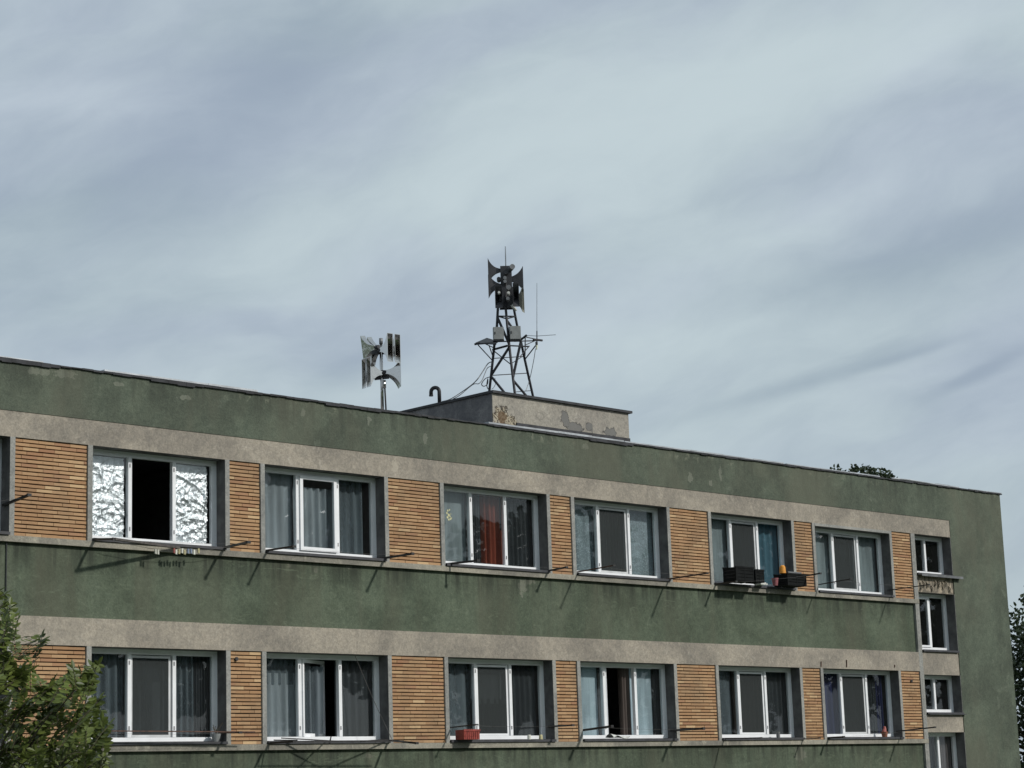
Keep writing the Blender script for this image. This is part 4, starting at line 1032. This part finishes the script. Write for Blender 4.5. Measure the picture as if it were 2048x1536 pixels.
    tr.tube([cc-Vector((0, 0, .3)), (cc+base)/2, base], .035, 8, .02)
    B(tr, 'trunk', 'bark', e, smooth=True)
    cr = B(lf, 'crown', 'leaf_near', e); B(tw, 'twigs', 'bark', e)
near_tree()

def far_tree(x, y, H, R, label, seed, cl=110, leaf=.28, per=60, group='trees beyond the block', name='broadleaf_tree'):
    rnd = random.Random(seed); e = empty(name, (x, y, GZ), label, 'tree', group)
    tr = MB(); ht = H*.42
    tr.tube([(x, y, GZ-.1), (x+.1, y, GZ+ht*.5), (x-.1, y+.1, GZ+ht), (x, y, GZ+H*.85)], R*.075, 9, R*.015)
    lf = MB(); c = Vector((x, y, GZ+H-R*1.0))
    for i in range(cl):
        v = rvec(rnd); rr = rnd.uniform(.45, 1.0)**.6; q = c+Vector((v.x*R, v.y*R, v.z*R*1.05))*rr
        if q.z < GZ+H*.25: q.z = GZ+H*.25+rnd.random()
        if i % 5 == 0: tr.tube([(x, y, GZ+H*rnd.uniform(.3, .6)), (c+q)/2-Vector((0, 0, R*.15)), q], R*.02, 5, R*.006)
        tb = rnd.random(); cr_ = R*rnd.uniform(.13, .24)
        for k in range(per):
            w = rvec(rnd); p = q+Vector((w.x, w.y, w.z*.75))*cr_*rnd.uniform(.3, 1)**.5
            quad_leaf(lf, p, rvec(rnd)+Vector((0, 0, -.3)), rvec(rnd)+Vector((0, 0, .6)), leaf*rnd.uniform(.6, 1.2), leaf*.6, (min(1, max(0, tb+rnd.uniform(-.25, .25))), 0, 0))
    B(tr, 'trunk', 'bark', e, smooth=True); B(lf, 'crown', 'leaf_far', e)
# tree at the right edge, its left outline meets the building corner
def ground_at(px, dist):
    d = F_ + R_*((px-1024)/FPX); d = d*(dist/math.hypot(d.x, d.y)); return d.x, d.y
x, y = ground_at(2125, 70); far_tree(x, y, T(2100, 1178, y).z-GZ, 4.4, 'tall dark broadleaf tree beyond the right end of the block', 5, 330, .17, 130)
x, y = ground_at(1684, 62); far_tree(x, y, T(1684, 943, y).z-GZ, 2.2, 'dark tree just topping the roof edge near its right end', 9, 260, .13, 150)
# trees across the street: out of view, but mirrored in the window panes
far_tree(20, -16, 15, 4.6, 'broadleaf tree across the street, seen only as a reflection in the panes', 21, 110, .5, 40, 'trees across the street', 'street_tree')
src = bpy.data.objects['street_tree']; kids = list(src.children); rnd = random.Random(4)
for (x, y, s_) in ((28, -20, 1.1), (36, -17, .95), (44, -21, 1.2), (52, -18, 1.0), (60, -24, 1.25), (68, -20, 1.05), (77, -27, 1.3), (87, -24, 1.1), (98, -30, 1.35), (112, -30, 1.3), (10, -19, 1.1), (-1, -16, 1.0), (-12, -18, 1.1), (-24, -12, 1.0), (-32, -2, 1.1), (-36, 9, 1.0)):
    c_ = src.copy(); C.objects.link(c_); c_.location = (x, y, GZ); c_.scale = (s_, s_, s_*rnd.uniform(.9, 1.08)); c_.rotation_euler = (0, 0, rnd.uniform(0, 6.28))
    for k in kids:
        q = k.copy(); C.objects.link(q); q.parent = c_
